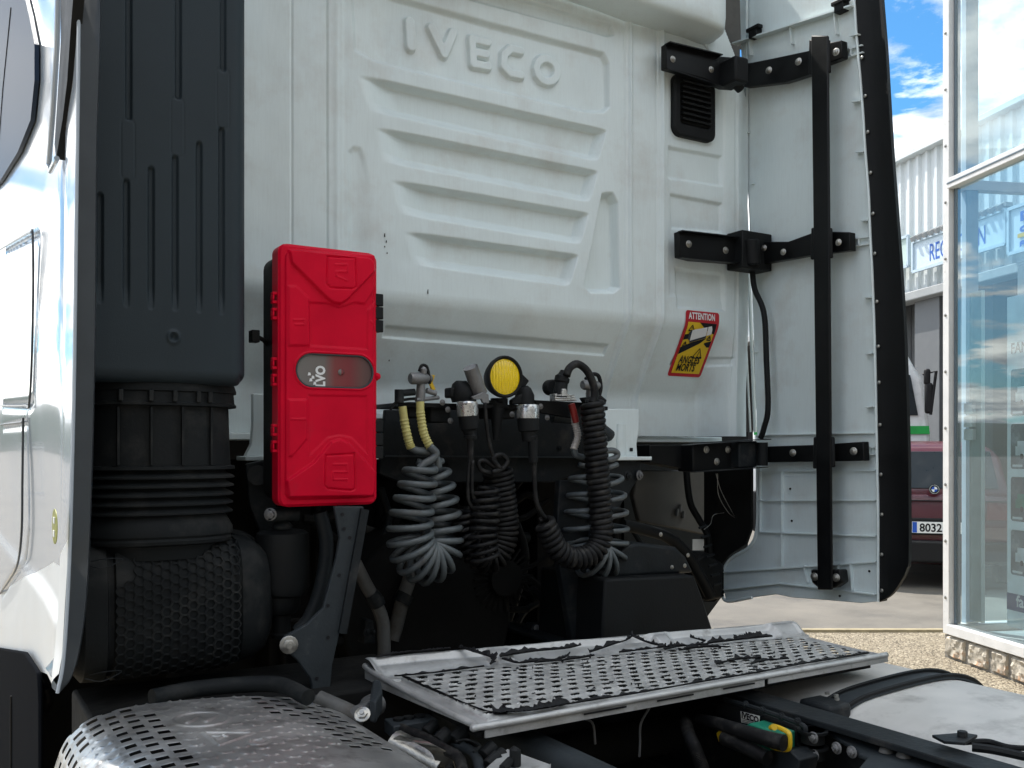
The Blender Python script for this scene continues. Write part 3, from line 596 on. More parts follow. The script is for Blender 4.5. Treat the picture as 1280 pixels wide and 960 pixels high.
# upright bar
b = MB(); T0, T1 = PX(1016, 45, 2.60), PX(1037, 45, 2.60); B0, B1 = PX(1024, 737, 2.60), PX(1042, 737, 2.60)
b.prism([B0, B1, T1, T0], (-.010, 0, 0)); bar = b.build('support_bar', blackg, truck, bevel=.004)
for py, h in ((72, 22), (305, 20), (566, 20)):
    x_ = 1014+py*.011; b = MB(); b.prism([PX(x_-2, py+h, 2.605), PX(x_+25, py+h*.9, 2.605), PX(x_+24, py-h, 2.605), PX(x_-1, py-h, 2.605)], (-.012, 0, 0)); b.build('clamp', black, bar, bevel=.005)
b = MB(); b.prism([PX(a, c, 2.61) for a, c in ((1013, 712), (1050, 712), (1052, 728), (1042, 735), (1022, 735), (1014, 728))], (.04, 0, 0)); b.build('foot_bracket', blackg, bar, bevel=.006)
for a in ((1018, 721), (1045, 722)): bolt(PX(*a, 2.605), (-1, -.2, 0), .010, bar)
b = MB(); b.tube(catmull([PX(a, c, 2.62) for a, c in ((940, 330), (943, 360), (955, 392), (958, 450), (960, 510), (955, 535), (951, 548))], 40), .0105, 10); b.build('drain_tube', black, truck)

# ------------------------------------------------------------ region under the right half of the cab
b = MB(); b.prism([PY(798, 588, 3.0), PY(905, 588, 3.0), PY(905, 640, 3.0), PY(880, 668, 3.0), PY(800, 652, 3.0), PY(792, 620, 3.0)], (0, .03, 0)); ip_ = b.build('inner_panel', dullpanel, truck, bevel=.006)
b = MB()
for a in ((846, 645), (850, 640), (854, 648)): p = PY(*a, 2.99); b.tube([p, p+Vector((.004, 0, .03))], .008, 6)
b.build('wax_drips', pipegrey, ip_)
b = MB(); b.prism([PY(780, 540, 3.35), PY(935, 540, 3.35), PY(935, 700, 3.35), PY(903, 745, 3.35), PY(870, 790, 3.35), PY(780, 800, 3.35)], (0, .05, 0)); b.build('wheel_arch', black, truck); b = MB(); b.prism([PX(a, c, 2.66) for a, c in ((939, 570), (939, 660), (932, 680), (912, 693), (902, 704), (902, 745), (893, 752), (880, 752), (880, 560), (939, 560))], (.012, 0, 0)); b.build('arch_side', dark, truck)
b = MB(); b.tube(catmull([PY(a, c, 2.80) for a, c in ((858, 588), (860, 612), (864, 632), (874, 650), (884, 668), (887, 690), (890, 705))], 30), .013, 10); b.build('brake_pipe', black, truck)
b = MB(); b.tube(catmull([PY(a, c, 2.75) for a, c in ((778, 656), (805, 662), (835, 672), (858, 692), (872, 715), (888, 745))], 30), .022, 10); b.build('arch_lip', black, truck)
b = MB(); b.tube([PY(924, 588, 2.72), PY(924, 628, 2.72)], .009, 8); b.build('gas_strut', castg, truck)
p = PY(873, 680, 2.735); b = MB(); b.prism([PY(866, 674, 2.74), PY(880, 674, 2.74), PY(880, 688, 2.74), PY(866, 688, 2.74)], (0, .004, 0)); b.build('small_label', tagwhite, truck)
for i, pts in enumerate((((895, 592), (900, 610), (907, 625), (918, 645)), ((897, 592), (898, 618), (910, 640), (920, 648)), ((905, 641), (892, 644), (888, 655), (880, 662)))):
    b = MB(); b.tube(catmull([PY(a, c, 2.70) for a, c in pts], 20), .0013, 5); b.build('loose_wire', galv, truck)
# fender (two steps) in front of the wheel
b = MB(); b.prism([PY(a, c, 2.42) for a, c in ((766, 722), (768, 700), (782, 681), (800, 678), (846, 684), (858, 696), (868, 716))], (0, .28, 0)); fe = b.build('fender', frame_m, truck, bevel=.012, bseg=3)
b = MB(); b.prism([PY(a, c, 2.36) for a, c in ((756, 724), (868, 719), (878, 745), (892, 790), (892, 860), (750, 860))], (0, .36, 0)); b.build('fender_flap', black, fe, bevel=.008)
for a in ((840, 709), (856, 707), (826, 668), (860, 694)): bolt(PY(*a, 2.42), (0, -1, 0), .005, fe)
b = MB(); b.prism([PY(a, c, 2.75) for a, c in ((870, 700), (885, 690), (905, 705), (903, 748), (884, 752))], (0, .1, 0)); b.build('arch_corner', black, truck, bevel=.01)
b = MB()
for k in range(7): b.tube([PY(874+k*3, 660+k*12, 2.72), PY(884+k*3, 657+k*12, 2.72)], .005, 6)
b.build('arch_clips', frame_m, truck)

# ------------------------------------------------------------ steel under the wall: crossmember, cab mounts, strut, bracket
b = MB(); b.prism([PY(a, c, 2.66) for a, c in ((482, 512), (770, 512), (800, 575), (765, 582), (690, 603), (500, 603), (474, 592))], (0, .02, 0)); cm = b.build('crossmember', frame_m, truck, bevel=.003)
b = MB(); b.beam(PY(476, 570, 2.62), PY(800, 572, 2.64), .06, .004); b.tube([PY(690, 520, 2.60), PY(735, 524, 2.58), PY(762, 545, 2.60)], .022, 12); b.build('stiffener', railblue, cm)
for a in ((560, 580), (605, 582), (700, 560)): bolt(PY(*a, 2.655), (0, -1, 0), .006, cm, frame_m)
for pts, nm in ((((757, 511), (799, 511), (799, 535), (796, 555), (797, 572), (757, 572)), 'cab_mount'), (((316, 492), (336, 492), (336, 571), (306, 571), (314, 555), (316, 530)), 'cab_mount')):
    b = MB(); b.prism([PY(a, c, 2.60) for a, c in pts], (0, .02, 0)); o = b.build(nm, white, truck, bevel=.003)
    b = MB(); lo = PY(pts[-1][0]-2 if nm else 0, 574, 2.56); x0_, x1_ = (PY(740, 574, 2.58).x, PY(808, 574, 2.58).x) if pts[0][0] > 700 else (PY(303, 574, 2.58).x, PY(340, 574, 2.58).x)
    b.box((x0_, 2.55, lo.z-.004), (x1_, 2.64, lo.z+.008)); b.build('mount_foot', white, o, bevel=.002)
    if pts[0][0] > 700:
        b = MB(); b.tube([PY(776, 530, 2.60), PY(776, 572, 2.60)], [.018, .022], 14, flat=.4); b.build('pressed_rib', white, o)
        for a in ((767, 563), (789, 562)): p = PY(*a, 2.598); b = MB(); b.box((p.x-.006, p.y-.002, p.z-.006), (p.x+.006, p.y, p.z+.006)); b.build('square_hole', ink, o)
b = MB(); b.prism([PY(a, c, 2.58) for a, c in ((762, 577), (802, 577), (800, 595), (770, 640), (745, 660), (740, 620))], (0, .015, 0)); hp_ = b.build('hanger_plate', frame_m, truck, bevel=.002)
bolt(PY(785, 595, 2.58), (0, -1, 0), .012, hp_, frame_m); bolt(PY(799, 594, 2.57), (.3, -1, 0), .012, hp_, castg)
b = MB(); b.prism([PY(a, c, 2.50) for a, c in ((700, 600), (735, 600), (738, 700), (756, 800), (715, 800), (695, 680))], (0, .03, 0)); b.build('frame_upright', frame_m, truck, bevel=.004)
# mounting shelf for the couplings
b = MB(); b.prism([PY(498, 503, 2.44), PY(760, 508, 2.44), PY(760, 513, 2.44), PY(498, 509, 2.44)], (0, .16, 0)); sh = b.build('coupling_shelf', blackg, truck, bevel=.002)
b = MB(); b.prism([PY(a, c, 2.43) for a, c in ((668, 500), (728, 503), (738, 512), (722, 524), (700, 520), (676, 516))], (0, .02, 0)); b.build('shelf_flange', blackg, sh, bevel=.002)
b = MB(); b.tube(catmull([PY(a, c, 2.42) for a, c in ((488, 512), (495, 503), (510, 499), (530, 498))], 14), .004, 6); b.build('guard_wire', black, sh)
for a in ((553, 503), (560, 512), (563, 526), (640, 518), (676, 508), (684, 522)): bolt(PY(*a, 2.43), (0, -1, 0), .006, sh, castg)
for a, w, h in (((545, 515), 14, 14), ((515, 510), 10, 12), ((618, 512), 26, 10)):
    p0 = PY(a[0]-w/2, a[1]+h/2+6, 2.46); p1 = PY(a[0]+w/2, a[1]-h/2, 2.52); b = MB(); b.box(p0[:], p1[:]); b.build('underside_fitting', black, sh, bevel=.005)
# cab suspension strut at the left
st = MB(); ax = PY(353, 700, 2.32)
def stk_(pts, y, n=28): return [(PY(a, c, y), w*scl(a, y)) for a, c, w in pts]
def lathe_px(name, pts, y, mat, parent, n=24, smooth=35, flat=1.):
    L_ = stk_(pts, y); b = MB(); b.tube([l[0] for l in L_], [max(l[1], 1e-4) for l in L_], n, flat=flat); return b.build(name, mat, parent, smooth=smooth)
ss = lathe_px('suspension_strut', [(353, 660, 10), (353, 663, 27), (353, 666, 32), (353, 672, 33), (353, 733, 33), (352, 742, 30), (352, 745, 24), (352, 757, 23), (352, 766, 18), (352, 768, 12), (352, 790, 11), (352, 792, 14), (352, 797, 13)], 2.36, black, truck)
lathe_px('piston_rod', [(353, 634, 5), (353, 660, 5)], 2.36, castg, ss)
lathe_px('rod_collar', [(353, 652, 8), (353, 657, 13), (353, 661, 12)], 2.35, frame_m, ss)
b = MB(); b.tube([PY(334, 643, 2.33), PY(372, 643, 2.33)], .018, 12); b.build('strut_eye', frame_m, ss); bolt(PY(338, 643, 2.32), (-.6, -1, 0), .011, ss, castg)
b = MB(); b.prism([PY(a, c, 2.46) for a, c in ((308, 580), (345, 572), (345, 680), (330, 676), (312, 630))], (0, .02, 0)); o = b.build('upper_bracket', frame_m, truck, bevel=.003); bolt(PY(323, 594, 2.46), (0, -1, 0), .014, o, castg)
b = MB(); b.tube([PY(322, 594, 2.455), PY(322, 594, 2.44)], .026, 20); b.build('washer', frame_m, o)
q = [(418, 633), (455, 633), (449, 690), (440, 735), (425, 790), (416, 830), (412, 876), (392, 870), (388, 848), (372, 826), (352, 808), (356, 796), (384, 780), (404, 760), (420, 700), (425, 672)]
b = MB(); b.prism([PY(a, c, 2.20) for a, c in q], (0, .014, 0)); br = b.build('bracket_plate', railblue, truck, bevel=.003)
b = MB(); b.beam(PY(452, 636, 2.215), PY(424, 790, 2.215), .02, .05, up=(0, 1, 0)); b.build('plate_flange', frame_m, br)
bolt(PY(361, 806, 2.20), (-.25, -1, 0), .0150, br, galv)
for a in ((428, 643), (430, 661), (437, 672), (424, 719), (410, 757), (410, 797), (396, 848)): p = PY(*a, 2.199); b = MB(); b.tube([p, p-Vector((0, .001, 0))], .0045, 10); b.build('drill_hole', ink, br)
b = MB(); b.tube(catmull([PY(a, c, 2.30) for a, c in ((400, 640), (408, 680), (402, 730), (388, 770), (372, 790))], 24), .018, 12); b.build('stay_tube', frame_m, truck)
# coolant pipes
pp = MB(); pp.tube(catmull([PY(a, c, 2.55) for a, c in ((444, 704), (456, 728), (468, 750), (478, 775), (480, 800), (480, 820))], 30), .019, 14); cp = pp.build('coolant_pipe', pipegrey, truck)
lathe_px('hose_clip', [(463, 742, 9.5), (466, 746, 10.5), (471, 753, 10.5), (473, 757, 9.5)], 2.55, frame_m, cp)
pp = MB(); pp.tube(catmull([PY(a, c, 2.75) for a, c in ((515, 700), (512, 722), (503, 750), (496, 780), (490, 800))], 30), .022, 14); cp = pp.build('coolant_pipe', pipegrey, truck)
lathe_px('hose_clip', [(507, 742, 11), (504, 748, 11.5), (501, 754, 11)], 2.75, frame_m, cp)
b = MB(); b.tube([PY(456, 661, 3.02), PY(520, 680, 3.02)], .014, 8); b.build('link_rod', pipegrey, truck)
b = MB(); b.tube([PY(612, 775, 3.0), PY(690, 798, 3.0)], .018, 8); b.build('link_rod', pipegrey, truck)
b = MB(); b.tube(catmull([PY(a, c, 3.0) for a, c in ((640, 800), (655, 765), (690, 745), (730, 720))], 20), .014, 8); b.build('bent_pipe', frame_m, truck)
# engine and gearbox mass deep below the cab, with cast ribs and pipes
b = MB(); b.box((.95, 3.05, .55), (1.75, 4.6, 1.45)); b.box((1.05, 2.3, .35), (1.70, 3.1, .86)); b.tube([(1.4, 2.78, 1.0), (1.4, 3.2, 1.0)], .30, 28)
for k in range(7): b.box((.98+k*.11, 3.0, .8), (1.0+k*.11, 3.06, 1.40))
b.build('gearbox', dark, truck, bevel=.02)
b = MB(); p = PY(628, 722, 2.78)
for k in range(26):
    a = 2*math.pi*k/26; b.beam(p+Vector((math.cos(a)*.05, 0, math.sin(a)*.05)), p+Vector((math.cos(a)*.115, -.01, math.sin(a)*.115)), .012, .006)
b.tube([p, p+Vector((0, -.03, 0))], .06, 24); b.build('fan_hub', dark, truck)
b = MB()
for i in range(34):
    x = random.uniform(.9, 2.15); z = random.uniform(.75, 1.45); y = random.uniform(2.8, 3.0)
    pts = [(x+random.uniform(-.05, .05)+dx, y, z+random.uniform(-.09, .09)) for dx in (0, .08, .17, .26)]
    b.tube(catmull(pts, 12), random.uniform(.006, .016), 7)
b.build('engine_hoses', dark, truck)
lathe_px('ribbed_tube', [(752, 705+i*4, 7.5 if i % 2 else 5.5) for i in range(26)], 2.45, frame_m, truck, n=14)
for pts, r_, m_, y_ in ((((700, 742), (712, 758), (720, 785), (722, 800)), .009, frame_m, 2.7), (((664, 735), (680, 752), (690, 778), (688, 800)), .013, black, 2.72), (((560, 690), (572, 720), (590, 745), (622, 760), (660, 762)), .012, black, 2.9),
                        (((520, 640), (560, 650), (600, 668), (660, 672)), .02, frame_m, 3.0), (((476, 610), (486, 650), (470, 690), (458, 716)), .012, frame_m, 2.9), (((790, 662), (812, 690), (850, 700)), .010, frame_m, 2.9), (((640, 640), (656, 690), (650, 730), (630, 790)), .016, black, 2.95)):
    b = MB(); b.tube(catmull([PY(a, c, y_) for a, c in pts], 24), r_, 10); b.build('pipe', m_, truck)
for a, c, w, h, y_ in ((700, 770, 20, 12, 2.7), (676, 785, 26, 10, 2.72), (530, 735, 18, 26, 2.9), (560, 775, 30, 16, 2.85), (690, 735, 14, 18, 2.74), (462, 790, 16, 30, 2.62), (595, 785, 22, 14, 2.8)):
    b = MB(); b.prism([PY(a-w/2, c+h/2, y_), PY(a+w/2, c+h/2, y_), PY(a+w/2-3, c-h/2, y_), PY(a-w/2+4, c-h/2, y_)], (0, .05, 0)); o = b.build('engine_bracket', frame_m, truck, bevel=.005); bolt(PY(a-w*.2, c, y_), (0, -1, .1), .008, o, castg if w > 20 else frame_m); bolt(PY(a+w*.25, c, y_), (0, -1, .1), .006, o, frame_m)
for cx_ in (.42, 2.30):
    b = MB(); b.tube([(cx_-.15, 3.9, .52), (cx_-.14, 3.9, .52), (cx_+.14, 3.9, .52), (cx_+.15, 3.9, .52)], [.45, .51, .51, .45], 40); w = b.build('wheel', rubber, truck)
    b = MB(); b.tube([(cx_-.17, 3.9, .52), (cx_+.16, 3.9, .52)], .28, 24); b.build('rim', castg, w)
b = MB(); b.box((.62, 3.0, .3), (.66, 4.8, 1.5)); b.box((1.95, 3.0, .3), (1.99, 4.8, 1.5)); b.box((.3, 4.7, .02), (2.6, 4.75, 1.5)); b.box((1.7, 3.2, .02), (2.5, 3.22, 1.6)); b.box((.3, 3.2, .02), (1.0, 3.22, 1.6)); b.box((.95, 3.6, .02), (1.8, 3.62, .6)); b.build('gap_blocker', dark, truck)  # dark sheets added to close the bright gaps under the cab

# ------------------------------------------------------------ red extinguisher box
BX0, BX1, BZ0, BZ1, BY = .724, .979, 1.412, 2.046, 2.25
box = thing('extinguisher_box', 'red plastic fire extinguisher box with grey oval window, upright behind the cab', 'storage box', (.85, 2.3, 1.41))
def bp(px, py): p = PY(px, py, BY); return (p.x, p.z)
def zb7(pts): return [bp(330+a/2.669, 290+c/2.669) for a, c in pts]
oval_c = zb7([(235, 466)])[0]
def sd_oval(X, Z, grow=0): return sd_line(X, Z, zb7([(158, 462), (312, 468)]))-.0400-grow
def boxfn(X, Z):
    y = np.zeros(X.shape)
    w = sst(.0022, -.0022, sd_poly(X, Z, rrect(BX0+.016, BX1-.012, BZ0+.018, BZ1-.016, .02))); y = y-.006*w
    def raised(p, h, r=.0036):
        return h*sst(r, -r, sd_poly(X, Z, zb7(p)))
    y = y-raised([(80, 60), (368, 78), (368, 130), (272, 228), (250, 241), (225, 236), (205, 222), (88, 105)], .008)
    y = y-raised([(72, 830), (160, 770), (220, 700), (250, 692), (280, 705), (366, 800), (366, 880), (80, 884)], .008)
    y = y+raised([(148, 236), (205, 238), (250, 252), (300, 236), (335, 240), (370, 185), (372, 230), (344, 262), (342, 392), (150, 380)], .004)
    y = y-raised([(78, 182), (105, 182), (145, 222), (150, 380), (78, 380)], .004)
    y = y-raised([(78, 560), (140, 560), (140, 690), (90, 748), (78, 748)], .004)
    y = y+raised([(146, 545), (340, 548), (342, 740), (290, 686), (250, 678), (210, 686), (150, 745)], .003)
    for p in ([(205, 85), (298, 90), (302, 185), (290, 192), (215, 188), (203, 175)], [(200, 745), (295, 740), (298, 855), (285, 862), (205, 855), (197, 845)]):
        d = sd_poly(X, Z, zb7(p)); y = y+.0035*np.exp(-(d/.0022)**2)
    for p in ([(232, 112), (270, 112), (270, 135), (235, 135), (235, 150), (270, 165)], [(225, 775), (270, 775), (270, 800), (225, 800), (225, 825), (270, 825)], [(95, 295), (130, 295), (130, 310), (100, 310)], [(90, 625), (135, 625)], [(355, 300), (372, 320)]):
        d = sd_line(X, Z, zb7(p)); y = y-.0018*np.exp(-(d/.0022)**2)
    d = sd_oval(X, Z); y = y+.006*sst(.002, -.002, d)-.003*np.exp(-((d-.004)/.002)**2)
    return y
lid = rpanel('lid', BX0, BX1, BZ0, BZ1, .022, BY, .05, redl, box, boxfn, n=190, m=420)
b = MB(); b.prism([Vector((x, BY+.04, z)) for x, z in rrect(BX0+.006, BX1-.01, BZ0+.012, BZ1-.015, .03)], (0, .11, 0)); b.build('back_shell', black, box, bevel=.01)
ov = MB(); c0, c1 = zb7([(158, 462), (312, 468)]); r_ = .0395
pts = [(c0[0]+math.cos(a)*r_, c0[1]+math.sin(a)*r_*1.02) for a in np.linspace(math.pi/2, 1.5*math.pi, 14)]+[(c1[0]+math.cos(a)*r_, c1[1]+math.sin(a)*r_*1.02) for a in np.linspace(-math.pi/2, math.pi/2, 14)]
winm = bpy.data.materials.new('clouded window'); winm.use_nodes = True; t = winm.node_tree; bs = t.nodes['Principled BSDF']
g1 = t.nodes.new('ShaderNodeTexCoord'); sp = t.nodes.new('ShaderNodeSeparateXYZ'); t.links.new(g1.outputs['Generated'], sp.inputs[0])
r1 = t.nodes.new('ShaderNodeValToRGB'); el = r1.color_ramp.elements; el[0].position = 0; el[0].color = (.17, .16, .15, 1); el[1].position = 1; el[1].color = (.085, .05, .05, 1)
for p_, c_ in ((.36, (.15, .13, .12, 1)), (.50, (.20, .045, .045, 1)), (.68, (.19, .03, .035, 1)), (.86, (.12, .06, .055, 1))): e_ = el.new(p_); e_.color = c_
t.links.new(sp.outputs[0], r1.inputs[0]); t.links.new(r1.outputs[0], bs.inputs['Base Color']); bs.inputs['Roughness'].default_value = .22
ov.prism([Vector((x, BY-.0015, z)) for x, z in pts], (0, .004, 0)); ovw = ov.build('oval_window', winm, box, smooth=0)
b = MB(); b.tube([Vector((x, BY-.004, z)) for x, z in pts+pts[:1]], .0028, 6); b.build('window_rim', edgegrey, ovw)
tp = zb7([(196, 518)])[0]; text('LVO', .034, paper, ovw, lambda x, y, z: Vector((tp[0]-y*.95+.004, BY-.0028, tp[1]+x*.80)), bold=.0016)
b = MB(); p = Vector((zb7([(256, 468)])[0][0], BY, zb7([(256, 468)])[0][1])); b.tube([p, p-Vector((0, .004, 0)), p-Vector((0, .007, 0))], [.008, .008, .005], 18); b.build('window_stud', winm, ovw)
b = MB()
for a, c in ((155, 495), (150, 475), (162, 486), (168, 506)): x, z = zb7([(a, c)])[0]; b.prism([Vector((x+dx, BY-.0026, z+dz)) for dx, dz in ((-.004, -.003), (.004, -.002), (.003, .004), (-.002, .005))], (0, .0004, 0))
b.build('paper_scrap', paper, ovw)
for z0_, z1_ in ((196, 290), (416, 512), (640, 735)):   # left-hand catches
    (xa, za), (xb, zb_) = zb7([(34, z0_)])[0], zb7([(52, z1_)])[0]
    for f0, f1 in ((0, .42), (.58, 1)):
        b = MB(); zt = za+(zb_-za)*f0; zl = za+(zb_-za)*f1; b.box((xa, BY+.012, zl), (xb+.006, BY+.028, zl+.007)); b.box((xa, BY+.012, zt-.007), (xb+.006, BY+.028, zt)); b.box((xa, BY+.010, zl+.0075), (xa+.004, BY+.03, zt-.0075)); b.build('catch', red, box, bevel=.001)
for z0_, z1_ in ((200, 333), (622, 756)):               # right-hand hinges
    (xa, za), (xb, zb_) = zb7([(374, z0_)])[0], zb7([(398, z1_)])[0]
    for k in range(3):
        zt = za+(zb_-za)*k/3-.003; zl = za+(zb_-za)*(k+1)/3; b = MB(); b.box((xa-.004, BY+.005, zl), (xb, BY+.03, zt)); b.tube([(xb-.002, BY+.012, zl), (xb-.002, BY+.012, zt)], .007, 10); b.build('hinge', black, box, bevel=.0015)
(x_, z_) = zb7([(379, 481)])[0]; b = MB(); b.tube([(x_-.004, BY+.015, z_), (x_+.006, BY+.015, z_)], .010, 14); b.build('side_knob', red, box); bolt((x_+.002, BY+.005, z_), (0, -1, 0), .006, box, redl, 'screw')

# ------------------------------------------------------------ work lamp
LY = 2.40; lc = PY(631, 471, LY); lampt = thing('work_lamp', 'round yellow work lamp in black housing above the hose couplings', 'lamp', (lc.x, LY+.05, 1.64))
nrm = Vector((-.18, -1, .02)).normalized(); sx_ = nrm.cross(Vector((0, 0, 1))).normalized(); up_ = sx_.cross(nrm)
def disc(r, off, n=40): return [lc+nrm*off+(sx_*math.cos(2*math.pi*k/n)*.92+up_*math.sin(2*math.pi*k/n)*1.04)*r for k in range(n)]
def ringstack(prof, name, mat, parent, n=40, smooth=40):
    b = MB(); vs = []; 
    for off, r in prof: vs += disc(max(r, 1e-4), off, n)
    m = len(prof); b.add(vs, [(i*n+k, i*n+(k+1) % n, (i+1)*n+(k+1) % n, (i+1)*n+k) for i in range(m-1) for k in range(n)]); return b.build(name, mat, parent, smooth=smooth)
ringstack([(-.075, .0), (-.075, .03), (-.06, .048), (-.02, .058), (.0, .060), (.006, .059), (.008, .055), (.004, .0505), (-.006, .050)], 'housing', black, lampt)
n = 70; g = np.linspace(-1, 1, n); A, B = np.meshgrid(g, g)
r = np.maximum(np.abs(A), np.abs(B)); h = np.hypot(A, B)+1e-9; U = A*r/h; V = B*r/h; rad = np.hypot(U, V)
H = .008*(1-rad**2)+.0013*np.sin(U*34)*(rad < .93)
P = np.array(lc)[None, None]+np.array(nrm)*(H+.001)[..., None]+np.array(sx_)*(U*.050*.92)[..., None]+np.array(up_)*(V*.050*1.04)[..., None]
grid_mesh('lens', P, yellow, lampt, smooth=60)
b = MB(); b.prism([PY(a, c, LY+.05) for a, c in ((642, 482), (652, 466), (662, 476), (650, 494))], (0, .05, 0)); b.build('lamp_bracket', black, lampt, bevel=.003)
lathe_px('lamp_foot', [(624, 498, 11), (624, 504, 11), (622, 506, 15), (622, 510, 14)], LY+.06, black, lampt)

# ------------------------------------------------------------ couplings, coiled lines
def coil_pts(pts, y, Rpx, turns, npt=18, r_mod=None, squash=1., ph=0, dy=0, bend=0, bc=.5, bw=.13):
    tt = np.linspace(0, 1, 600); dens = 1+bend*np.exp(-((tt-bc)/bw)**2); cum = np.r_[0, np.cumsum((dens[1:]+dens[:-1])/2)]; cum = cum/cum[-1]
    ctr = catmull([PY(a, c, y+(k/(len(pts)-1))*dy) for k, (a, c) in enumerate(pts)], 400)
    # arc length
    L = [0]; 
    for i in range(1, len(ctr)): L.append(L[-1]+(ctr[i]-ctr[i-1]).length)
    tot = L[-1]; n = int(turns*npt); out = []; nrm = Vector((0, 1, 0))
    for i in range(n+1):
        s = tot*float(np.interp(i/n, cum, tt)); k = min(np.searchsorted(L, s, side='right')-1, len(ctr)-2); f = (s-L[k])/(L[k+1]-L[k]); p = ctr[k].lerp(ctr[k+1], f)
        t = (ctr[min(k+3, len(ctr)-1)]-ctr[max(k-2, 0)]).normalized(); nrm = (nrm-t*nrm.dot(t)).normalized(); bn = t.cross(nrm)
        a = 2*math.pi*turns*i/n+ph; R = Rpx*scl(pts[0][0], y)*(r_mod(s/tot) if r_mod else 1)
        out.append(p+(nrm*math.cos(a)*squash+bn*math.sin(a))*R)
    return out
def coil(name, pts, y, Rpx, rpx, turns, mat, parent, **k):
    q = coil_pts(pts, y, Rpx, turns, **k); b = MB(); b.tube(q, rpx*scl(pts[0][0], y), 9); b.build(name, mat, parent, smooth=180); return q
def line(name, pts, y, rpx, mat, parent, n=30, dy=0):
    q = catmull([PY(a, c, y+dy*k/(len(pts)-1)) for k, (a, c) in enumerate(pts)], n); b = MB(); b.tube(q, rpx*scl(pts[0][0], y), 10); b.build(name, mat, parent, smooth=180); return q
G = 'coiled lines hanging behind the cab'
# 1: grey air coil at the left with yellow sleeves
h1 = thing('air_hose', 'thick light grey coiled air hose with two yellow sleeves, nearest the red box', 'hose', (PY(525, 560, 2.4).x, 2.4, 1.55), G)
q = coil('coil', [(528, 578), (520, 615), (513, 655), (515, 684), (526, 699), (540, 700), (551, 686), (552, 655), (548, 615), (541, 578)], 2.38, 27, 4.2, 19.5, hosegrey, h1, r_mod=lambda t: .62+.44*math.sin(min(max(t, 0.02), .98)*math.pi)**.7, dy=.06, squash=.85, bend=1.0)
def sleeve(pts, y, name, mat, parent, rpx=5.2):
    q = catmull([PY(a, c, y) for a, c in pts], 46); R = [rpx*scl(pts[0][0], y)*(1+(.16 if (i % 3 == 0 and i > 10) else 0)) for i in range(47)]; b = MB(); b.tube(q, R, 10); b.build(name, mat, parent, smooth=50)
sleeve([(503, 508), (506, 530), (511, 552), (514, 560)], 2.40, 'sleeve', yelhose, h1); sleeve([(525, 502), (526, 520), (530, 542), (538, 560)], 2.39, 'sleeve', yelhose, h1)
line('hose_tail', [(512, 558), (520, 563), (533, 565), (545, 572), (548, 585)], 2.40, 5, hosegrey, h1); line('hose_tail', [(537, 558), (545, 566), (541, 573), (530, 580), (524, 586)], 2.38, 5, hosegrey, h1)
# 2: grey air coil at the right
h2 = thing('air_hose', 'thin grey coiled air hose with pale and red sleeve, behind the thick black coil', 'hose', (PY(755, 560, 2.42).x, 2.42, 1.55), G)
coil('coil', [(735, 582), (732, 625), (730, 665), (735, 692), (747, 701), (758, 692), (761, 665), (760, 625), (755, 582)], 2.43, 25, 3.3, 15.5, hosegrey, h2, r_mod=lambda t: .8+.2*math.sin(t*math.pi), dy=.05, bend=1.0)
sleeve([(716, 512), (719, 530), (722, 545), (717, 562)], 2.41, 'sleeve', whihose, h2, 4.2); line('sleeve', [(714, 505), (717, 515), (720, 528)], 2.405, 4.4, redhose, h2)
line('hose_tail', [(717, 561), (722, 570), (745, 574), (752, 582)], 2.41, 4, hosegrey, h2); line('hose_tail', [(745, 566), (765, 563), (772, 568), (765, 574), (745, 574)], 2.43, 4, hosegrey, h2)
# 3: thick black cable coil
h3 = thing('electric_cable', 'thick black tightly coiled cable looping over the alloy coupling and down the right side', 'cable', (PY(745, 560, 2.36).x, 2.36, 1.6), G)
q = coil('coil', [(740, 502), (743, 540), (747, 590), (751, 640), (752, 668), (742, 690), (718, 698), (698, 688), (687, 668), (680, 652)], 2.35, 12.0, 4.0, 40, hoseblack, h3, r_mod=lambda t: 1-.12*t, npt=14)
line('cable', [(708, 470), (712, 460), (722, 455), (734, 464), (742, 482), (743, 496), (740, 504)], 2.36, 5.0, hoseblack, h3)
line('cable', [(682, 648), (676, 640), (670, 625), (668, 600), (668, 576)], 2.36, 3.0, hoseblack, h3)
lathe_px('cable_boot', [(667, 578, 5.5), (666, 560, 6), (666, 550, 6.5)], 2.36, black, h3)
lathe_px('plug_body', [(662, 552, 9), (662, 546, 10), (661, 545, 9), (661, 540, 10), (661, 538, 13), (660, 527, 13.5), (660, 513, 13), (660, 505, 12)], 2.37, black, h3)
lathe_px('plug_sleeve', [(660, 523, 14), (660, 509, 14.3), (660, 506, 13)], 2.37, silver, h3)
# 4: thin black double coil in the middle
h4 = thing('electric_cable', 'thin black coiled cable tangled in the middle below the yellow lamp', 'cable', (PY(605, 560, 2.42).x, 2.42, 1.6), G)
coil('coil', [(590, 636), (590, 665), (597, 688), (609, 697), (621, 688), (628, 665), (627, 635), (624, 605), (622, 588)], 2.46, 19, 3.0, 30, hoseblack, h4, r_mod=lambda t: 1.05-.15*t, dy=-.02)
coil('coil', [(578, 640), (582, 668), (594, 690), (606, 697)], 2.42, 14, 2.8, 9, hoseblack, h4)
coil('coil', [(606, 610), (606, 640), (603, 672), (607, 700)], 2.38, 17, 2.8, 10, hoseblack, h4)
line('cable', [(606, 503), (608, 530), (612, 555), (619, 576), (626, 586)], 2.38, 2.4, hoseblack, h4)
line('cable', [(626, 586), (616, 574), (626, 568), (634, 576), (628, 586), (615, 590)], 2.38, 3, hoseblack, h4); line('cable', [(618, 584), (606, 576), (598, 578), (602, 588), (616, 592)], 2.39, 3, hoseblack, h4)
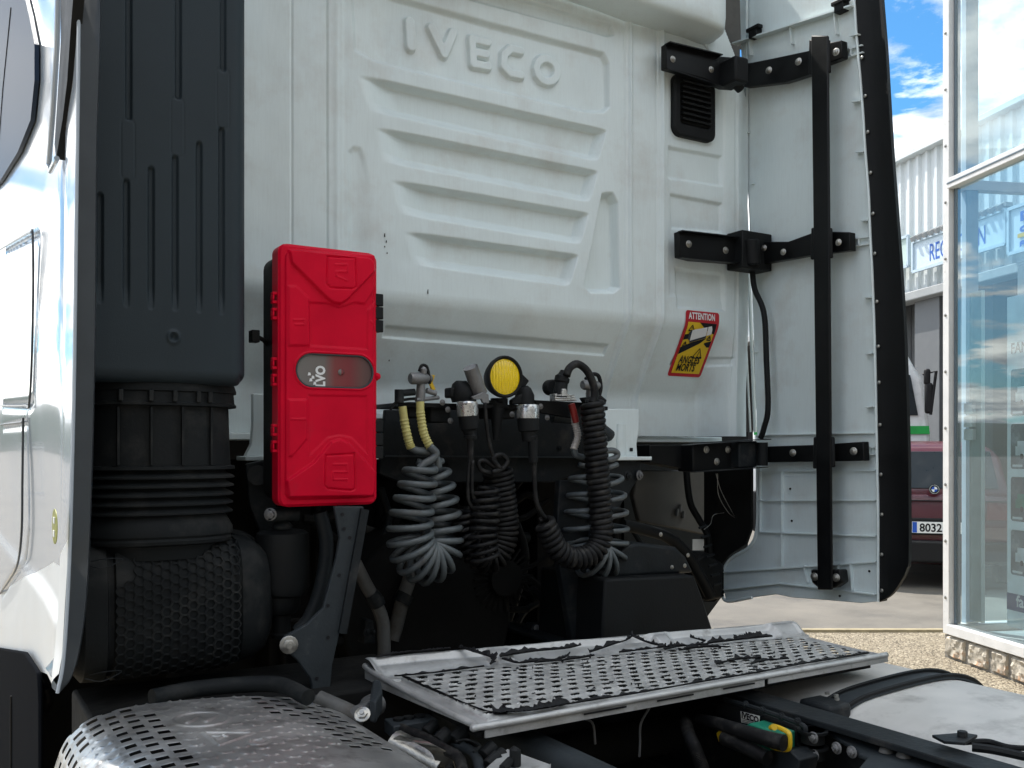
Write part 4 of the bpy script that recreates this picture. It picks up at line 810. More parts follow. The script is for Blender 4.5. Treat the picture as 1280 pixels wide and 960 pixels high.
lathe_px('cable_boot', [(620, 550, 4), (621, 535, 6), (621, 520, 8), (622, 510, 9)], 2.44, black, h4)
# 5: plug at the left with two straight wires
h5 = thing('electric_cable', 'black plug with worn silver sleeve and two straight wires, left of the yellow lamp', 'cable', (PY(586, 530, 2.38).x, 2.38, 1.6), G)
lathe_px('plug_body', [(588, 549, 8), (588, 545, 9), (588, 543, 8), (587, 538, 9), (587, 536, 12), (586, 525, 13), (585, 510, 12.5), (584, 500, 11)], 2.38, black, h5)
lathe_px('plug_sleeve', [(585, 520, 13.2), (584, 504, 13.6), (584, 502, 12)], 2.38, silver, h5)
lathe_px('cable_boot', [(589, 579, 3.6), (588, 560, 4.2), (588, 548, 5)], 2.38, hoseblack, h5)
line('cable', [(587, 575), (585, 600), (586, 625), (594, 640)], 2.38, 2.2, hoseblack, h5); line('cable', [(591, 575), (590, 600), (591, 618), (598, 632), (603, 638), (598, 641), (592, 634)], 2.375, 2.2, hoseblack, h5)
# couplings standing on the shelf
GC = 'couplings on the shelf behind the cab'
c1 = thing('air_coupling', 'small alloy air coupling with yellow tab at the left end of the shelf', 'coupling', (PY(525, 500, 2.44).x, 2.44, 1.66), GC)
lathe_px('valve_body', [(525, 502, 6), (526, 490, 6), (526, 478, 5), (527, 470, 5)], 2.42, castg, c1)
b = MB(); b.tube([PY(513, 473, 2.40), PY(515, 473, 2.40), PY(532, 473, 2.42), PY(537, 473, 2.43)], [.013, .0165, .0165, .012], 16); b.build('valve_head', castg, c1)
b = MB(); b.tube([PY(496, 492, 2.42), PY(518, 490, 2.42)], .010, 12); b.tube([PY(499, 487, 2.42), PY(499, 503, 2.42)], .013, 12); b.build('elbow', frame_m, c1)
b = MB(); b.tube([PY(533, 488, 2.42), PY(545, 492, 2.42)], .008, 10); b.tube([PY(520, 500, 2.41), PY(548, 497, 2.43)], .006, 8); b.build('lever', castg, c1)
b = MB(); b.prism([PY(a, c, 2.43) for a, c in ((537, 468), (544, 469), (541, 478), (545, 487), (540, 488), (537, 480))], (0, .006, 0)); b.build('yellow_tab', yplast, c1, bevel=.001)
line('cap_strap', [(524, 464), (527, 457), (533, 458), (536, 468), (537, 480)], 2.41, 2, black, c1); lathe_px('cap', [(529, 468, 4), (529, 462, 5), (530, 459, 3)], 2.41, castg, c1)
c2 = thing('air_coupling', 'grey alloy air coupling with black cap, right end of the shelf', 'coupling', (PY(738, 500, 2.46).x, 2.46, 1.66), GC)
lathe_px('valve_body', [(738, 503, 5), (738, 492, 6), (738, 486, 5)], 2.44, castg, c2)
b = MB(); b.tube([PY(728, 481, 2.42), PY(731, 481, 2.42), PY(748, 482, 2.45)], [.013, .016, .014], 14); b.build('valve_head', castg, c2)
line('cap_strap', [(732, 474), (740, 468), (748, 470), (751, 484), (748, 498)], 2.44, 2.6, black, c2)
b = MB(); b.prism([PY(a, c, 2.40) for a, c in ((728, 497), (752, 494), (759, 500), (757, 506), (735, 509))], (0, .02, 0)); b.build('cap', black, c2, bevel=.003)
c3 = thing('alloy_socket', 'black cable gland clamped by a bright alloy saddle near the right end of the shelf', 'socket', (PY(702, 495, 2.42).x, 2.42, 1.66), GC)
lathe_px('gland', [(700, 497, 9), (701, 483, 8.5), (702, 479, 8), (702, 477, 9.5), (703, 472, 9.5), (704, 470, 7), (706, 465, 6)], 2.38, black, c3)
b = MB(); b.prism([PY(a, c, 2.37) for a, c in ((694, 492), (708, 492), (717, 494), (722, 501), (694, 501))], (0, .03, 0)); b.prism([PY(a, c, 2.355) for a, c in ((703, 486), (708, 486), (710, 495), (702, 495))], (0, .02, 0))
for k in range(3): b.beam(PY(693, 494+k*3, 2.362), PY(718, 494+k*3, 2.362), .01, .0022)
b.build('saddle', silver, c3, bevel=.0015)
b = MB(); p = PY(692, 484, 2.42); b.tube([p, p+Vector((.0, .03, 0))], .024, 20); b.build('cap', black, c3, bevel=.004)
c4 = thing('cable_socket', 'black electric socket with hinged cap, left of the grey tube by the lamp', 'socket', (PY(575, 495, 2.44).x, 2.44, 1.66), GC)
lathe_px('cap', [(578, 502, 13), (577, 492, 15), (576, 484, 13), (574, 478, 9), (574, 476, 4)], 2.42, black, c4); b = MB(); b.box(PY(563, 497, 2.41)[:], PY(578, 486, 2.45)[:]); b.build('lug', black, c4, bevel=.005)
c5 = thing('cable_socket', 'black electric socket with angled cap, right of and behind the yellow lamp', 'socket', (PY(655, 495, 2.44).x, 2.44, 1.66), GC)
lathe_px('cap', [(655, 505, 13), (656, 494, 12), (655, 487, 9), (654, 484, 6)], 2.44, black, c5); b = MB(); b.prism([PY(a, c, 2.42) for a, c in ((640, 500), (662, 486), (668, 494), (664, 504), (640, 506))], (0, .02, 0)); b.build('lug', black, c5, bevel=.004)
c6 = thing('holder_tube', 'short open grey tube tilted beside the yellow lamp', 'tube', (PY(598, 480, 2.40).x, 2.40, 1.66), GC)
b = MB(); A = PY(588, 459, 2.385); D = PY(600, 492, 2.40); t = (D-A).normalized(); b.tube([A+t*.02, A, D, D+t*.001], [.0175, .0215, .022, .0], 20); b.build('tube_wall', castg, c6, smooth=40)
b = MB(); b.prism([PY(a, c, 2.375) for a, c in ((590, 496), (604, 490), (611, 493), (612, 504), (604, 504), (602, 499), (592, 500))], (0, .01, 0)); b.build('clamp', castg, c6, bevel=.002)
# ------------------------------------------------------------ walkway plate across the chassis
PZh = 1.0
cA, cB, cD, cE = (PZ(456, 838, PZh), PZ(600, 909, PZh), PZ(1110, 818, PZh), PZ(990, 790, PZh))
def plate_pt(u, v, dz=0):      # u along the truck's width, v from the rear edge (0) to the cab side (1)
    p = (cB*(1-u)+cD*u)*(1-v)+(cA*(1-u)+cE*u)*v; return Vector((p.x, p.y, PZh+dz))
Lx = (cD-cB).length; Ly = (cA-cB).length
nu, nv = 560, 250
U, V = np.meshgrid(np.linspace(0, 1, nu), np.linspace(0, 1, nv)); Xm = U*Lx; Ym = V*Ly
a = np.array; P0 = (a(cB)*(1-U[..., None])+a(cD)*U[..., None])*(1-V[..., None])+(a(cA)*(1-U[..., None])+a(cE)*U[..., None])*V[..., None]
H = np.zeros(U.shape)
# raised back ledge in three pressed lengths, rolled outer rim
ledge = sst(.80, .84, V); H += .030*sst(.82, .97, V)
for u0, u1 in ((.01, .24), (.29, .62), (.66, .93)):
    d = sd_poly(Xm, Ym, rrect(u0*Lx, u1*Lx, .84*Ly, .985*Ly, .02)); H -= .018*sst(.012, -.012, d)*sst(.82, .9, V)
rim = np.minimum(np.minimum(Xm, (1-U)*Lx), np.minimum(Ym, (1-V)*Ly)); H -= .006*sst(.05, .035, rim)*(V < .8)
H += .004*np.exp(-((rim-.006)/.006)**2)
dimx, dimy = .044, .041
ii = np.round((Ym-.07)/dimy); off = np.where(ii.astype(int) % 2 == 0, 0, dimx/2)
jj = np.round((Xm-.06-off)/dimx); dx = Xm-.06-off-jj*dimx; dy = Ym-.07-ii*dimy
jit = np.sin(ii*12.9+jj*78.2)*43758.5; jit = jit-np.floor(jit)
rag = .25*np.sin(np.arctan2(dy, dx)*5+jit*9)
inside = (Xm > .045) & (Xm < Lx-.06) & (Ym > .06) & (V < .79)
el = np.hypot(dx/.0175, dy/.0125)
H += np.where(inside, .0045*sst(1.15, .55, el)*(dy > -.012), 0)
H += .0015*np.sin(Xm*17+Ym*9)+np.where(inside, .001*jit, 0)
hole = inside & (np.hypot(dx/(.0128+.002*rag), (dy+.0030-.0020*(dx/.013)**2)/(.0070+.0022*jit)) < 1.0)
el2 = np.hypot(dx/.0155, (dy+.002)/.012)
P0[..., 2] = PZh+H
kq = lambda A: (A[:-1, :-1]+A[1:, 1:]+A[:-1, 1:]+A[1:, :-1])/4
wk = MB(); 
keep = ~((kq(hole.astype(float)) > .5))
center_top = (kq(rim) > .042) & (kq(V) < .80)
plate = grid_mesh('walkway_plate', P0, film, truck, keep, smooth=50)
plate.data.materials.append(alu)
# bare metal along rims and the pressed ledge
kf = keep.reshape(-1); mi = np.where(center_top | ((kq(V) >= .80) & (kq(np.exp(-((V-.83)/.02)**2)) > .2)), 0, 1).reshape(-1)[kf].astype(np.int32)
if len(plate.data.polygons) == len(mi): plate.data.polygons.foreach_set('material_index', mi)
plate['label'] = 'silver-grey anti-slip step plate with torn black film, lying across the chassis'
def rimtube(p, q, name, drop=.0, r=.0075, mat=alu):
    b = MB(); b.tube([p+Vector((0, 0, -drop)), q+Vector((0, 0, -drop))], r, 10); return b.build(name, mat, plate, smooth=180)
b = MB()
cor = [plate_pt(0, 1, .012), plate_pt(0, .9, .004), plate_pt(0, .5), plate_pt(0, .06), plate_pt(.012, 0), plate_pt(.3, 0), plate_pt(.62, 0), plate_pt(.9, 0), plate_pt(.995, 0)]
b.tube(catmull(cor, 90), .0075, 10); b.build('rolled_rim', alu, plate, smooth=180)
b = MB()   # front skirt
for u0, u1, h in ((.01, .63, .022), (.64, 1.0, .018)):
    p0, p1 = plate_pt(u0, 0, -.002), plate_pt(u1, 0, -.002); b.prism([p0, p1, p1-Vector((0, 0, h)), p0-Vector((0, 0, h))], (0, .004, 0))
p0, p1 = plate_pt(0, .03, -.002), plate_pt(0, 1, .002); b.prism([p0, p1, p1-Vector((0, 0, .03)), p0-Vector((0, 0, .006))], (.004, 0, 0))
b.prism([plate_pt(.03, 1, .03), plate_pt(1, 1, .03), plate_pt(1, 1, -.02), plate_pt(.03, 1, -.02)], (0, .004, 0))
b.build('skirt', alu, plate, smooth=0)
for u0, u1 in ((.20, .29), (.36, .445), (.52, .60)):
    p0, p1 = plate_pt(u0, 0, -.011), plate_pt(u1, 0, -.011); b = MB(); b.beam(p0-Vector((0, .0035, 0)), p1-Vector((0, .0035, 0)), .002, .0035); b.build('slot', ink, plate, smooth=0)
b = MB(); b.box((.98, 1.72, .955), (1.68, 2.22, .965)); b.box((1.68, 1.72, .955), (2.20, 2.18, .965)); b.build('dark_undersheet', dark, plate)  # dark sheet added below the plate so its holes read dark
# torn film: ragged strips with curled edges
def ragged(path, w, lift, name='torn_film', n=26, jag=.6):
    n = int(n*1.6)
    q = catmull(path, n); vs = []; fs = []
    A_ = [random.random()**1.6 for _ in range(n+8)]; B_ = [random.random() for _ in range(n//3+4)]
    env = [(.25+.95*(B_[i//3]*(1-(i % 3)/3)+B_[i//3+1]*(i % 3)/3))*(.75+.5*A_[i]) for i in range(n+1)]
    for i, p in enumerate(q):
        t = (q[min(i+1, n)]-q[max(i-1, 0)]).normalized(); s = Vector((-t.y, t.x, 0)); j1 = w*1.25*env[i]; j2 = w*(.15+.55*env[n-i])
        l = lift*env[i]*random.uniform(.6, 1.1); vs += [p+s*j1+Vector((0, 0, l)), p+s*j1*.35+Vector((0, 0, l*.5+.002)), p-s*j2*.3+Vector((0, 0, .0012)), p-s*j2+Vector((0, 0, .002+l*.25))]
    for i in range(n):
        for k in range(3): fs.append((4*i+k, 4*i+k+1, 4*i+k+5, 4*i+k+4))
    b = MB(); b.add(vs, fs); b.add([v+Vector((0, 0, .0018)) for v in vs], [tuple(reversed(f)) for f in fs]); return b.build(name, flake, plate, smooth=30)
pt = plate_pt
ragged([pt(.035, .80, .002), pt(.035, .6, .002), pt(.04, .35, .002), pt(.05, .12, .002), pt(.07, .07, .002)], .0045, .005)
ragged([pt(.05, .10, .004), pt(.12, .055, .004), pt(.19, .06, .004)], .015, .012, jag=.7)
ragged([pt(.19, .06, .003), pt(.33, .05, .003), pt(.5, .055, .003), pt(.63, .05, .003)], .006, .006, n=60)
ragged([pt(.63, .05, .003), pt(.75, .07, .003), pt(.88, .06, .003), pt(.96, .06, .003)], .007, .007, n=50)
ragged([pt(.02, .80, .004), pt(.1, .79, .004), pt(.2, .80, .006)], .006, .006)
ragged([pt(.19, 1.0, .036), pt(.205, .92, .03), pt(.225, .84, .02), pt(.215, .80, .008)], .012, .012)
ragged([pt(.02, .985, .03), pt(.07, .99, .035), pt(.12, .985, .035), pt(.17, .99, .036)], .006, .005, n=30)
for P_ in ([(.25, .86), (.27, .80), (.31, .79), (.37, .80), (.40, .86)], [(.25, .88), (.33, .90), (.40, .90), (.44, .92)], [(.44, .84), (.49, .88), (.55, .93), (.57, .96)], [(.57, .97), (.59, .88), (.62, .82)], [(.50, .80), (.60, .82), (.66, .80)],
           [(.60, .76), (.65, .80), (.70, .78), (.74, .82)], [(.62, .70), (.68, .72), (.73, .66)], [(.70, .90), (.72, .84), (.70, .80)], [(.72, .80), (.82, .82), (.90, .82)], [(.60, .30), (.66, .33), (.72, .30)], [(.66, .2), (.71, .23), (.76, .2)], [(.80, .84), (.88, .86)], [(.3, .77), (.38, .76), (.44, .79)]):
    ragged([pt(u, v, .006+.03*max(0, (v-.82)/.18)) for u, v in P_], random.uniform(.004, .008), random.uniform(.006, .014), n=20, jag=.7)
b = MB()
for i in range(130):
    u, v = random.uniform(.05, .95), random.uniform(.08, .8)
    if random.random() < .55:
        # beside a dimple
        r_ = round((v*Ly-.07)/dimy); o_ = 0 if r_ % 2 == 0 else dimx/2; c_ = round((u*Lx-.06-o_)/dimx); u = (.06+o_+c_*dimx+random.uniform(-.008, .008))/Lx; v = (.07+r_*dimy-.008)/Ly
    p = pt(u, v, .003); ang = random.uniform(-.6, .6)+(math.pi if random.random() < .3 else 0); s = random.uniform(.002, .008); t = Vector((math.cos(ang), math.sin(ang), 0)); q = Vector((-t.y, t.x, 0))
    vs = [p-t*s, p-t*s*.3+q*s*random.uniform(.2, .6)+Vector((0, 0, random.uniform(.001, .006))), p+t*s*random.uniform(.4, 1.5)+q*s*.2+Vector((0, 0, .004)), p+t*s*.5-q*s*.35]
    b.add(vs, [(0, 1, 2, 3)])
ff = b.build('film_crumbs', flake, plate, smooth=0); ff['kind'] = 'stuff'
b = MB()
for i in range(70):
    p = pt(random.uniform(.05, .9), random.uniform(.08, .78), .007); s = random.uniform(.0008, .0022); b.add([p+Vector((-s, 0, 0)), p+Vector((0, -s, 0)), p+Vector((s, 0, .001)), p+Vector((0, s, .001))], [(0, 1, 2, 3)])
ff = b.build('light_crumbs', paper, plate, smooth=0); ff['kind'] = 'stuff'

# ------------------------------------------------------------ perforated steel cover, front left
prof = [(.215, .70), (.213, .86), (.222, .925), (.245, .978), (.285, 1.008), (.347, 1.021), (.45, 1.021), (.60, 1.012), (.70, .995), (.775, .974), (.80, .955), (.812, .92), (.815, .80)]
q = catmull([(x, 0, z) for x, z in prof], 400); pl = np.array([(p.x, p.z) for p in q]); seg = np.hypot(*np.diff(pl, axis=0).T); sL = np.r_[0, np.cumsum(seg)]
ns, ny = 420, 460
sv = np.linspace(0, sL[-1], ns); xs = np.interp(sv, sL, pl[:, 0]); zs = np.interp(sv, sL, pl[:, 1])
nxv = -np.gradient(zs, sv); nzv = np.gradient(xs, sv); 
yv = np.linspace(1.05, 2.13, ny)
Sg, Yg = np.meshgrid(sv, yv); Xs, Zs = np.meshgrid(xs, yv)[0], np.meshgrid(zs, yv)[0]; NX, NZ = np.meshgrid(nxv, yv)[0], np.meshgrid(nzv, yv)[0]
H = np.zeros(Sg.shape); px_, py_ = .0335, .0440
ii = np.round((Yg-1.08)/(py_/2)); off = np.where(ii.astype(int) % 2 == 0, 0, px_)
jj = np.round((Sg-.10-off)/(2*px_)); dx = Sg-.10-off-jj*2*px_; dy = Yg-1.08-ii*py_/2
Xc = np.interp(Sg-dx, sv, xs); Yc = Yg-dy
left = (Xc < .405-.0*Yc) ; right = (Xc > .60) & (Xc < .775); ctr = ~left & ~right & (Xc < .60)
patch = left & (((Xc > .27) & (Xc < .31) & (Yc > 1.72) & (Yc < 1.98)) | ((Xc > .24) & (Xc < .27) & (Yc < 1.93) & (Yc > 1.8)))
patch |= right & (Xc < .66) & (Yc > 1.66) & (Yc < 1.90)
patch |= left & (Xc > .36) & (Yc > 2.03)
valid = (Yc < 2.10) & (Yc > 1.10) & (Sg > .10) & (Sg < sL[-1]-.09)
plain = (Xc > .60) & (Yc < 1.66)
sq = (np.abs(dx)**4/(.0118**4)+np.abs(dy)**4/(.0168**4))
hole = valid & (left | right) & ~patch & ~plain & (sq < 1)
H -= np.where(valid & (left | right) & ~patch & ~plain, .0012*np.exp(-((np.maximum(sq, 1)**(1/4)-1)/.35)**2), 0)
dimp = valid & (ctr | patch) & ~plain
rdx = np.hypot(dx, dy*.8); H += np.where(dimp, .0023*np.exp(-((rdx-.0105)/.0030)**2)*np.where(dy < .002, 1, .15), 0)
# emblem ring, triangle
def pc(px, py): p = PZ(px, py, 1.018); return (p.x, p.y)
ec = pc(251, 901); er = .052
D = np.hypot(Xs-ec[0], (Yg-ec[1])); clr = sst(.075, .062, D); H *= (1-clr)
H += .0035*np.exp(-((D-er)/.0035)**2)+.003*sst(.006, .003, sd_line(Xs, Yg, [(ec[0]-.03, ec[1]-.015), (ec[0]+.0, ec[1]+.02), (ec[0]+.005, ec[1]-.02), (ec[0]+.035, ec[1]+.015)]))*(D < er)
tpoly = [pc(254, 918), pc(318, 916), pc(274, 934)]; d = sd_poly(Xs, Yg, tpoly); clr = sst(.02, .008, d); H *= (1-clr); H += .0035*np.exp(-(d/.003)**2)+.003*sst(.0035, .001, sd_line(Xs, Yg, [pc(272, 926), pc(284, 919)]))+.003*sst(.0035, .001, sd_line(Xs, Yg, [pc(266, 922), pc(284, 922)]))
d = np.abs(np.hypot(Xs-pc(322, 928)[0], Yg-pc(322, 928)[1])-.016); H += .003*np.exp(-(d/.003)**2)
H += .0005*np.sin(Sg*22)*np.sin(Yg*14+1)
hole &= (D > .07) & (sd_poly(Xs, Yg, tpoly) > .015)
P0 = np.stack([Xs+NX*H, Yg, Zs+NZ*H-.03*sst(2.09, 2.13, Yg)-.02*sst(1.5, 1.05, Yg)], -1)
cv = grid_mesh('exhaust_cover', P0, cover_m, truck, ~(kq(hole.astype(float)) > .5), smooth=60, flip=True); cv['label'] = 'pressed steel guard with rows of square holes, front left'
Xs2 = Xs-NX*.03; b = grid_mesh('silencer', np.stack([Xs-NX*.05, Yg, Zs-NZ*.05], -1)[::12, ::12], dark, truck, flip=True)
b = MB(); b.tube(catmull([PZ(398, 874, .99), PZ(430, 888, .97), PZ(455, 900, .95)], 12), .02, 12); cl = b.build('pipe_clamp', pipegrey, truck, bevel=0)
b = MB(); b.prism([PZ(a, c, .985) for a, c in ((372, 868), (398, 871), (405, 880), (385, 877))], (0, 0, .004)); b.build('clamp_tab', steel, cl)
b = MB(); b.tube([PZ(446, 892, .97), PZ(462, 884, .97)], .017, 12); b.tube([PZ(462, 884, .97), PZ(470, 880, .97)], .026, 16); b.build('clamp_bolt', castg, cl); bolt(PZ(453, 893, .99), (-.4, -.6, .6), .012, cl, galv)
b = MB(); b.prism([PZ(a, c, .96) for a, c in ((466, 876), (476, 877), (478, 890), (470, 905), (462, 903), (464, 888))], (0, 0, .05)); b.build('clamp_plate', railblue, cl, bevel=.005)
P = []
for k in range(26):
    a = -.3+k/25*2.3; c = PZ(545, 940, .90)+Vector((-.05, -.02, 0)); P.append([(c.x+math.sin(a)*.075, c.y+.03, c.z+math.cos(a)*.075), (c.x+math.sin(a)*.075, c.y-.03, c.z+math.cos(a)*.075)])
for dx_ in (0,):
    b = MB(); q = catmull([PZ(503, 926, .95), PZ(512, 922, .96), PZ(530, 930, .96), PZ(550, 942, .94), PZ(558, 960, .91)], 20)
    vs = []
    for p in q: vs += [p+Vector((-.012, .018, 0)), p+Vector((.012, -.018, 0)), p+Vector((.012, -.018, .002)), p+Vector((-.012, .018, .002))]
    b.add(vs, [(4*i+k, 4*i+(k+1) % 4, 4*i+4+(k+1) % 4, 4*i+4+k) for i in range(20) for k in range(4)]); b.build('band_clamp', steel, truck)
b = MB(); b.tube([PZ(494, 930, .93), PZ(555, 962, .90)], .03, 14); b.build('exhaust_elbow', steel, truck)

# ------------------------------------------------------------ frame rails, cross tubes
b = MB(); b.box((1.085, -.6, .72), (1.165, 2.55, .935)); lr = b.build('frame_rail', railblue, truck, bevel=.03, bseg=4)
rt = PZ(914, 862, .952); b = MB(); b.box((1.70, -.6, .93), (1.785, rt.y+.02, .945)); b.box((1.775, -.6, .45), (1.785, 3.0, .932)); b.box((1.70, -.6, .69), (1.772, 3.0, .70)); b.box((1.70, rt.y+.03, .93), (1.772, 3.0, .942)); rr = b.build('frame_rail', frame_m, truck, bevel=.003)
# inner reinforcement with rivets
z_ = .90; b = MB(); b.prism([PZ(a, c, .915) for a, c in ((1004, 894), (1046, 921), (1070, 935), (1073, 942), (1085, 946), (1060, 975), (1180, 990), (1290, 985), (1290, 972), (1170, 938), (1075, 908))], (0, 0, -.01)); gp = b.build('gusset_plate', railblue, truck, bevel=.003)
for a, c in ((1108, 940), (1124, 937), (1130, 946), (1146, 943), (1168, 949)):
    p = PZ(a, c, .916); b = MB(); b.tube([p, p+Vector((0, 0, .004)), p+Vector((0, 0, .010)), p+Vector((0, 0, .013))], [.0155, .015, .010, .004], 16); b.build('rivet', pipegrey, gp, smooth=60)
b = MB(); b.prism([PZ(a, c, .96) for a, c in ((1165, 922), (1205, 919), (1222, 922), (1206, 932), (1180, 930))], (0, 0, .006)); b.tube([PZ(1203, 921, .966), PZ(1203, 921, .966)+Vector((0, 0, .012))], .010, 6); b.build('bracket_tab', frame_m, rr, bevel=.001)
b = MB(); b.tube(catmull([PZ(1205, 928, .955), PZ(1235, 927, .955), (PZ(1262, 934, .955)), PZ(1300, 936, .955)], 20), .006, 8); b.tube(catmull([PZ(1215, 934, .95), PZ(1245, 938, .95), PZ(1300, 950, .95)], 20), .009, 8); b.build('tank_line', black, truck)
# cross tube seen under the plate and dark clutter between the rails
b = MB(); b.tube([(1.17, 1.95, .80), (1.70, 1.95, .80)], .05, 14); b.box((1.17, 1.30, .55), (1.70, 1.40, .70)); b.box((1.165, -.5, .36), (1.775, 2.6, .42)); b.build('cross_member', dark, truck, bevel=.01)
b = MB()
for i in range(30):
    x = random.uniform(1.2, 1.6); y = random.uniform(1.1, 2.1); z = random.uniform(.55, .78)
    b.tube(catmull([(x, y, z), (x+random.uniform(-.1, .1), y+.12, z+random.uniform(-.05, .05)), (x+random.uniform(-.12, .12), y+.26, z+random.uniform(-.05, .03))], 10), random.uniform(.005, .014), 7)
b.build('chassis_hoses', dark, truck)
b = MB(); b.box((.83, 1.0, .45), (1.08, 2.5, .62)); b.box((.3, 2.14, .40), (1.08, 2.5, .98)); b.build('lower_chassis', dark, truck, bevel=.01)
b = MB(); b.tube([PZ(412, 840, .93), PZ(470, 868, .92)], .035, 14); b.build('cross_tube', railblue, truck)
# valve block and hose bundle, bottom centre
vb = MB(); vb.prism([PZ(a, c, .955) for a, c in ((480, 898), (535, 891), (548, 899), (492, 908))], (0, 0, -.03)); v_ = vb.build('valve_block', railblue, truck, bevel=.003)
for a, c in ((498, 900), (511, 898), (524, 896)):
    p = PZ(a, c, .956); b = MB(); b.tube([p, p+Vector((0, 0, .005))], .012, 14); b.build('block_plug', black, v_)
for i, pts in enumerate((((500, 910), (530, 922), (555, 936), (575, 950), (580, 985)), ((520, 905), (545, 918), (570, 930), (595, 945), (602, 985)), ((508, 905), (540, 914), (565, 924), (590, 935), (618, 950), (622, 990)), ((490, 912), (510, 922), (532, 933), (560, 950), (562, 990)))):
    b = MB(); qq = catmull([PZ(a, c, .945-.012*i) for a, c in pts], 30); b.tube(qq, [.0105+(.0012 if k % 2 else 0) for k in range(31)], 10); b.build('hose', hoseblack if i != 1 else railblue, v_, smooth=60)
for a, c, r_ in ((556, 922, .018), (575, 921, .019), (540, 910, .013), (612, 938, .015), (625, 945, .011), (618, 950, .013)):
    p = PZ(a, c, .95); b = MB(); b.tube([p+Vector((-.015, 0, -.008)), p+Vector((.012, .006, .006))], r_, 10); b.build('fitting', black, v_, bevel=.002)
b = MB(); b.tube(catmull([PZ(a, c, .965) for a, c in ((570, 927), (585, 925), (600, 932), (592, 940))], 14), .003, 6); b.build('cable_tie', black, v_)
sb = MB(); sb.prism([PZ(a, c, .955) for a, c in ((605, 962), (634, 936), (687, 955), (684, 985), (600, 990))], (0, 0, -.004)); s_ = sb.build('silver_bracket', alu, truck, bevel=.001)
b = MB(); p0, p1 = PZ(634, 936, .951), PZ(687, 955, .951); b.prism([p1, PZ(684, 985, .951), PZ(684, 985, .951)-Vector((0, 0, .05)), p1-Vector((0, 0, .05))], (.003, 0, 0)); b.build('bracket_return', alu, s_)
p = PZ(644, 957, .956); b = MB(); b.tube([p, p+Vector((0, 0, .03)), p+Vector((.003, 0, .034))], [.011, .011, .007], 12); b.tube([p+Vector((-.035, -.012, .004)), p+Vector((-.01, .0, .012))], .008, 8); b.build('black_stud', black, s_)
# control unit inside the right rail
def PXr(px, py, x=1.69): return PX(px, py, x)
cu_ = MB(); cu_.prism([PXr(a, c) for a, c in ((905, 874), (930, 878), (1006, 905), (1008, 940), (990, 960), (905, 930))], (-.03, 0, 0)); cu = cu_.build('control_unit', black, truck, bevel=.005)
b = MB(); b.tube(catmull([PXr(a, c, 1.655) for a, c in ((906, 874), (950, 887), (990, 901), (1005, 908), (1007, 916))], 24), .006, 8); b.build('unit_lip', frame_m, cu)
for a, c in ((932, 881), (953, 888), (977, 896), (997, 902)): bolt(PXr(a, c, 1.653), (-1, 0, .2), .007, cu, frame_m)
b = MB(); b.prism([PXr(a, c, 1.655) for a, c in ((926, 889), (950, 895), (949, 907), (927, 903))], (-.001, 0, 0)); lbl = b.build('unit_label', tagwhite, cu, smooth=0)
p = PXr(927, 895, 1.653); text('IVECO', .019, ink, lbl, lambda x, y, z: Vector((1.6525, p.y-x*1.0, p.z+y-.003)), bold=.001)
for k in range(3):
    A, D = PXr(928, 898+k*2, 1.653), PXr(944+k, 902.5+k*1.6, 1.653); b = MB(); b.beam(A, D, .0006, .0012); b.build('print', ink, lbl, smooth=0)
b = MB(); b.prism([PXr(a, c, 1.655) for a, c in ((948, 905), (956, 900), (994, 913), (994, 936), (988, 937), (955, 925))], (-.05, 0, 0)); gc = b.build('green_connector', green, cu, bevel=.003)
b = MB(); b.tube(catmull([PXr(a, c, 1.60) for a, c in ((963, 910), (969, 908), (983, 914), (987, 920), (986, 936), (975, 936), (964, 933))], 30), .0055, 8); b.build('yellow_lever', yplast, gc, smooth=40)
b = MB(); b.tube([PXr(968, 909, 1.592), PXr(968, 909, 1.590)], .007, 12); b.build('lever_pin', yplast, gc)
b = MB(); b.prism([PXr(a, c, 1.62) for a, c in ((903, 915), (908, 911), (924, 916), (922, 919), (910, 918), (906, 926))], (-.02, 0, 0)); b.build('yellow_clip', yplast, cu, bevel=.001)
def corr(pts, x, rpx, name, mat=hoseblack, n=120, k=.10):
    r = rpx/FPX*1.95; q = catmull([PX(a, c, xx) for (a, c), xx in zip(pts, x)], n); b = MB(); b.tube(q, [r*(1+(k if i % 2 else -k)) for i in range(n+1)], 12); return b.build(name, mat, cu, smooth=50)
b = MB(); q = catmull([PX(a, c, xx) for (a, c), xx in zip(((868, 898), (892, 903), (918, 911), (950, 921), (980, 929)), (1.60, 1.58, 1.57, 1.57, 1.58))], 40); b.tube(q, [.013+.005*i/40 for i in range(41)], 14); b.build('loom', hoseblack, cu, smooth=60)
corr([(866, 896), (858, 903), (862, 920), (870, 938), (880, 965)], [1.60, 1.58, 1.55, 1.52, 1.50], 9, 'corrugated_loom')
b = MB(); b.tube(catmull([PX(a, c, 1.57) for a, c in ((905, 922), (925, 930), (945, 940), (960, 948))], 20), .017, 12); b.build('loom', hoseblack, cu)
b = MB(); b.prism([PX(a, c, 1.60) for a, c in ((954, 945), (962, 938), (986, 938), (1000, 950), (996, 970), (950, 985))], (.06, 0, 0)); b.build('steel_bracket', frame_m, cu, bevel=.003)
for z0 in (912, 932):
    b = MB(); b.tube([PX(1016, z0, 1.68), PX(1016, z0+3, 1.68)], .034, 18); b.tube([PX(1016, z0, 1.68), PX(1016, z0+16, 1.68)], .026, 18); b.build('round_mount', black, cu)
for a, c in ((1017, 922), (1018, 944), (1046, 935), (1065, 940)): bolt(PX(a, c, 1.66), (-1, 0, 0), .009, cu, castg)
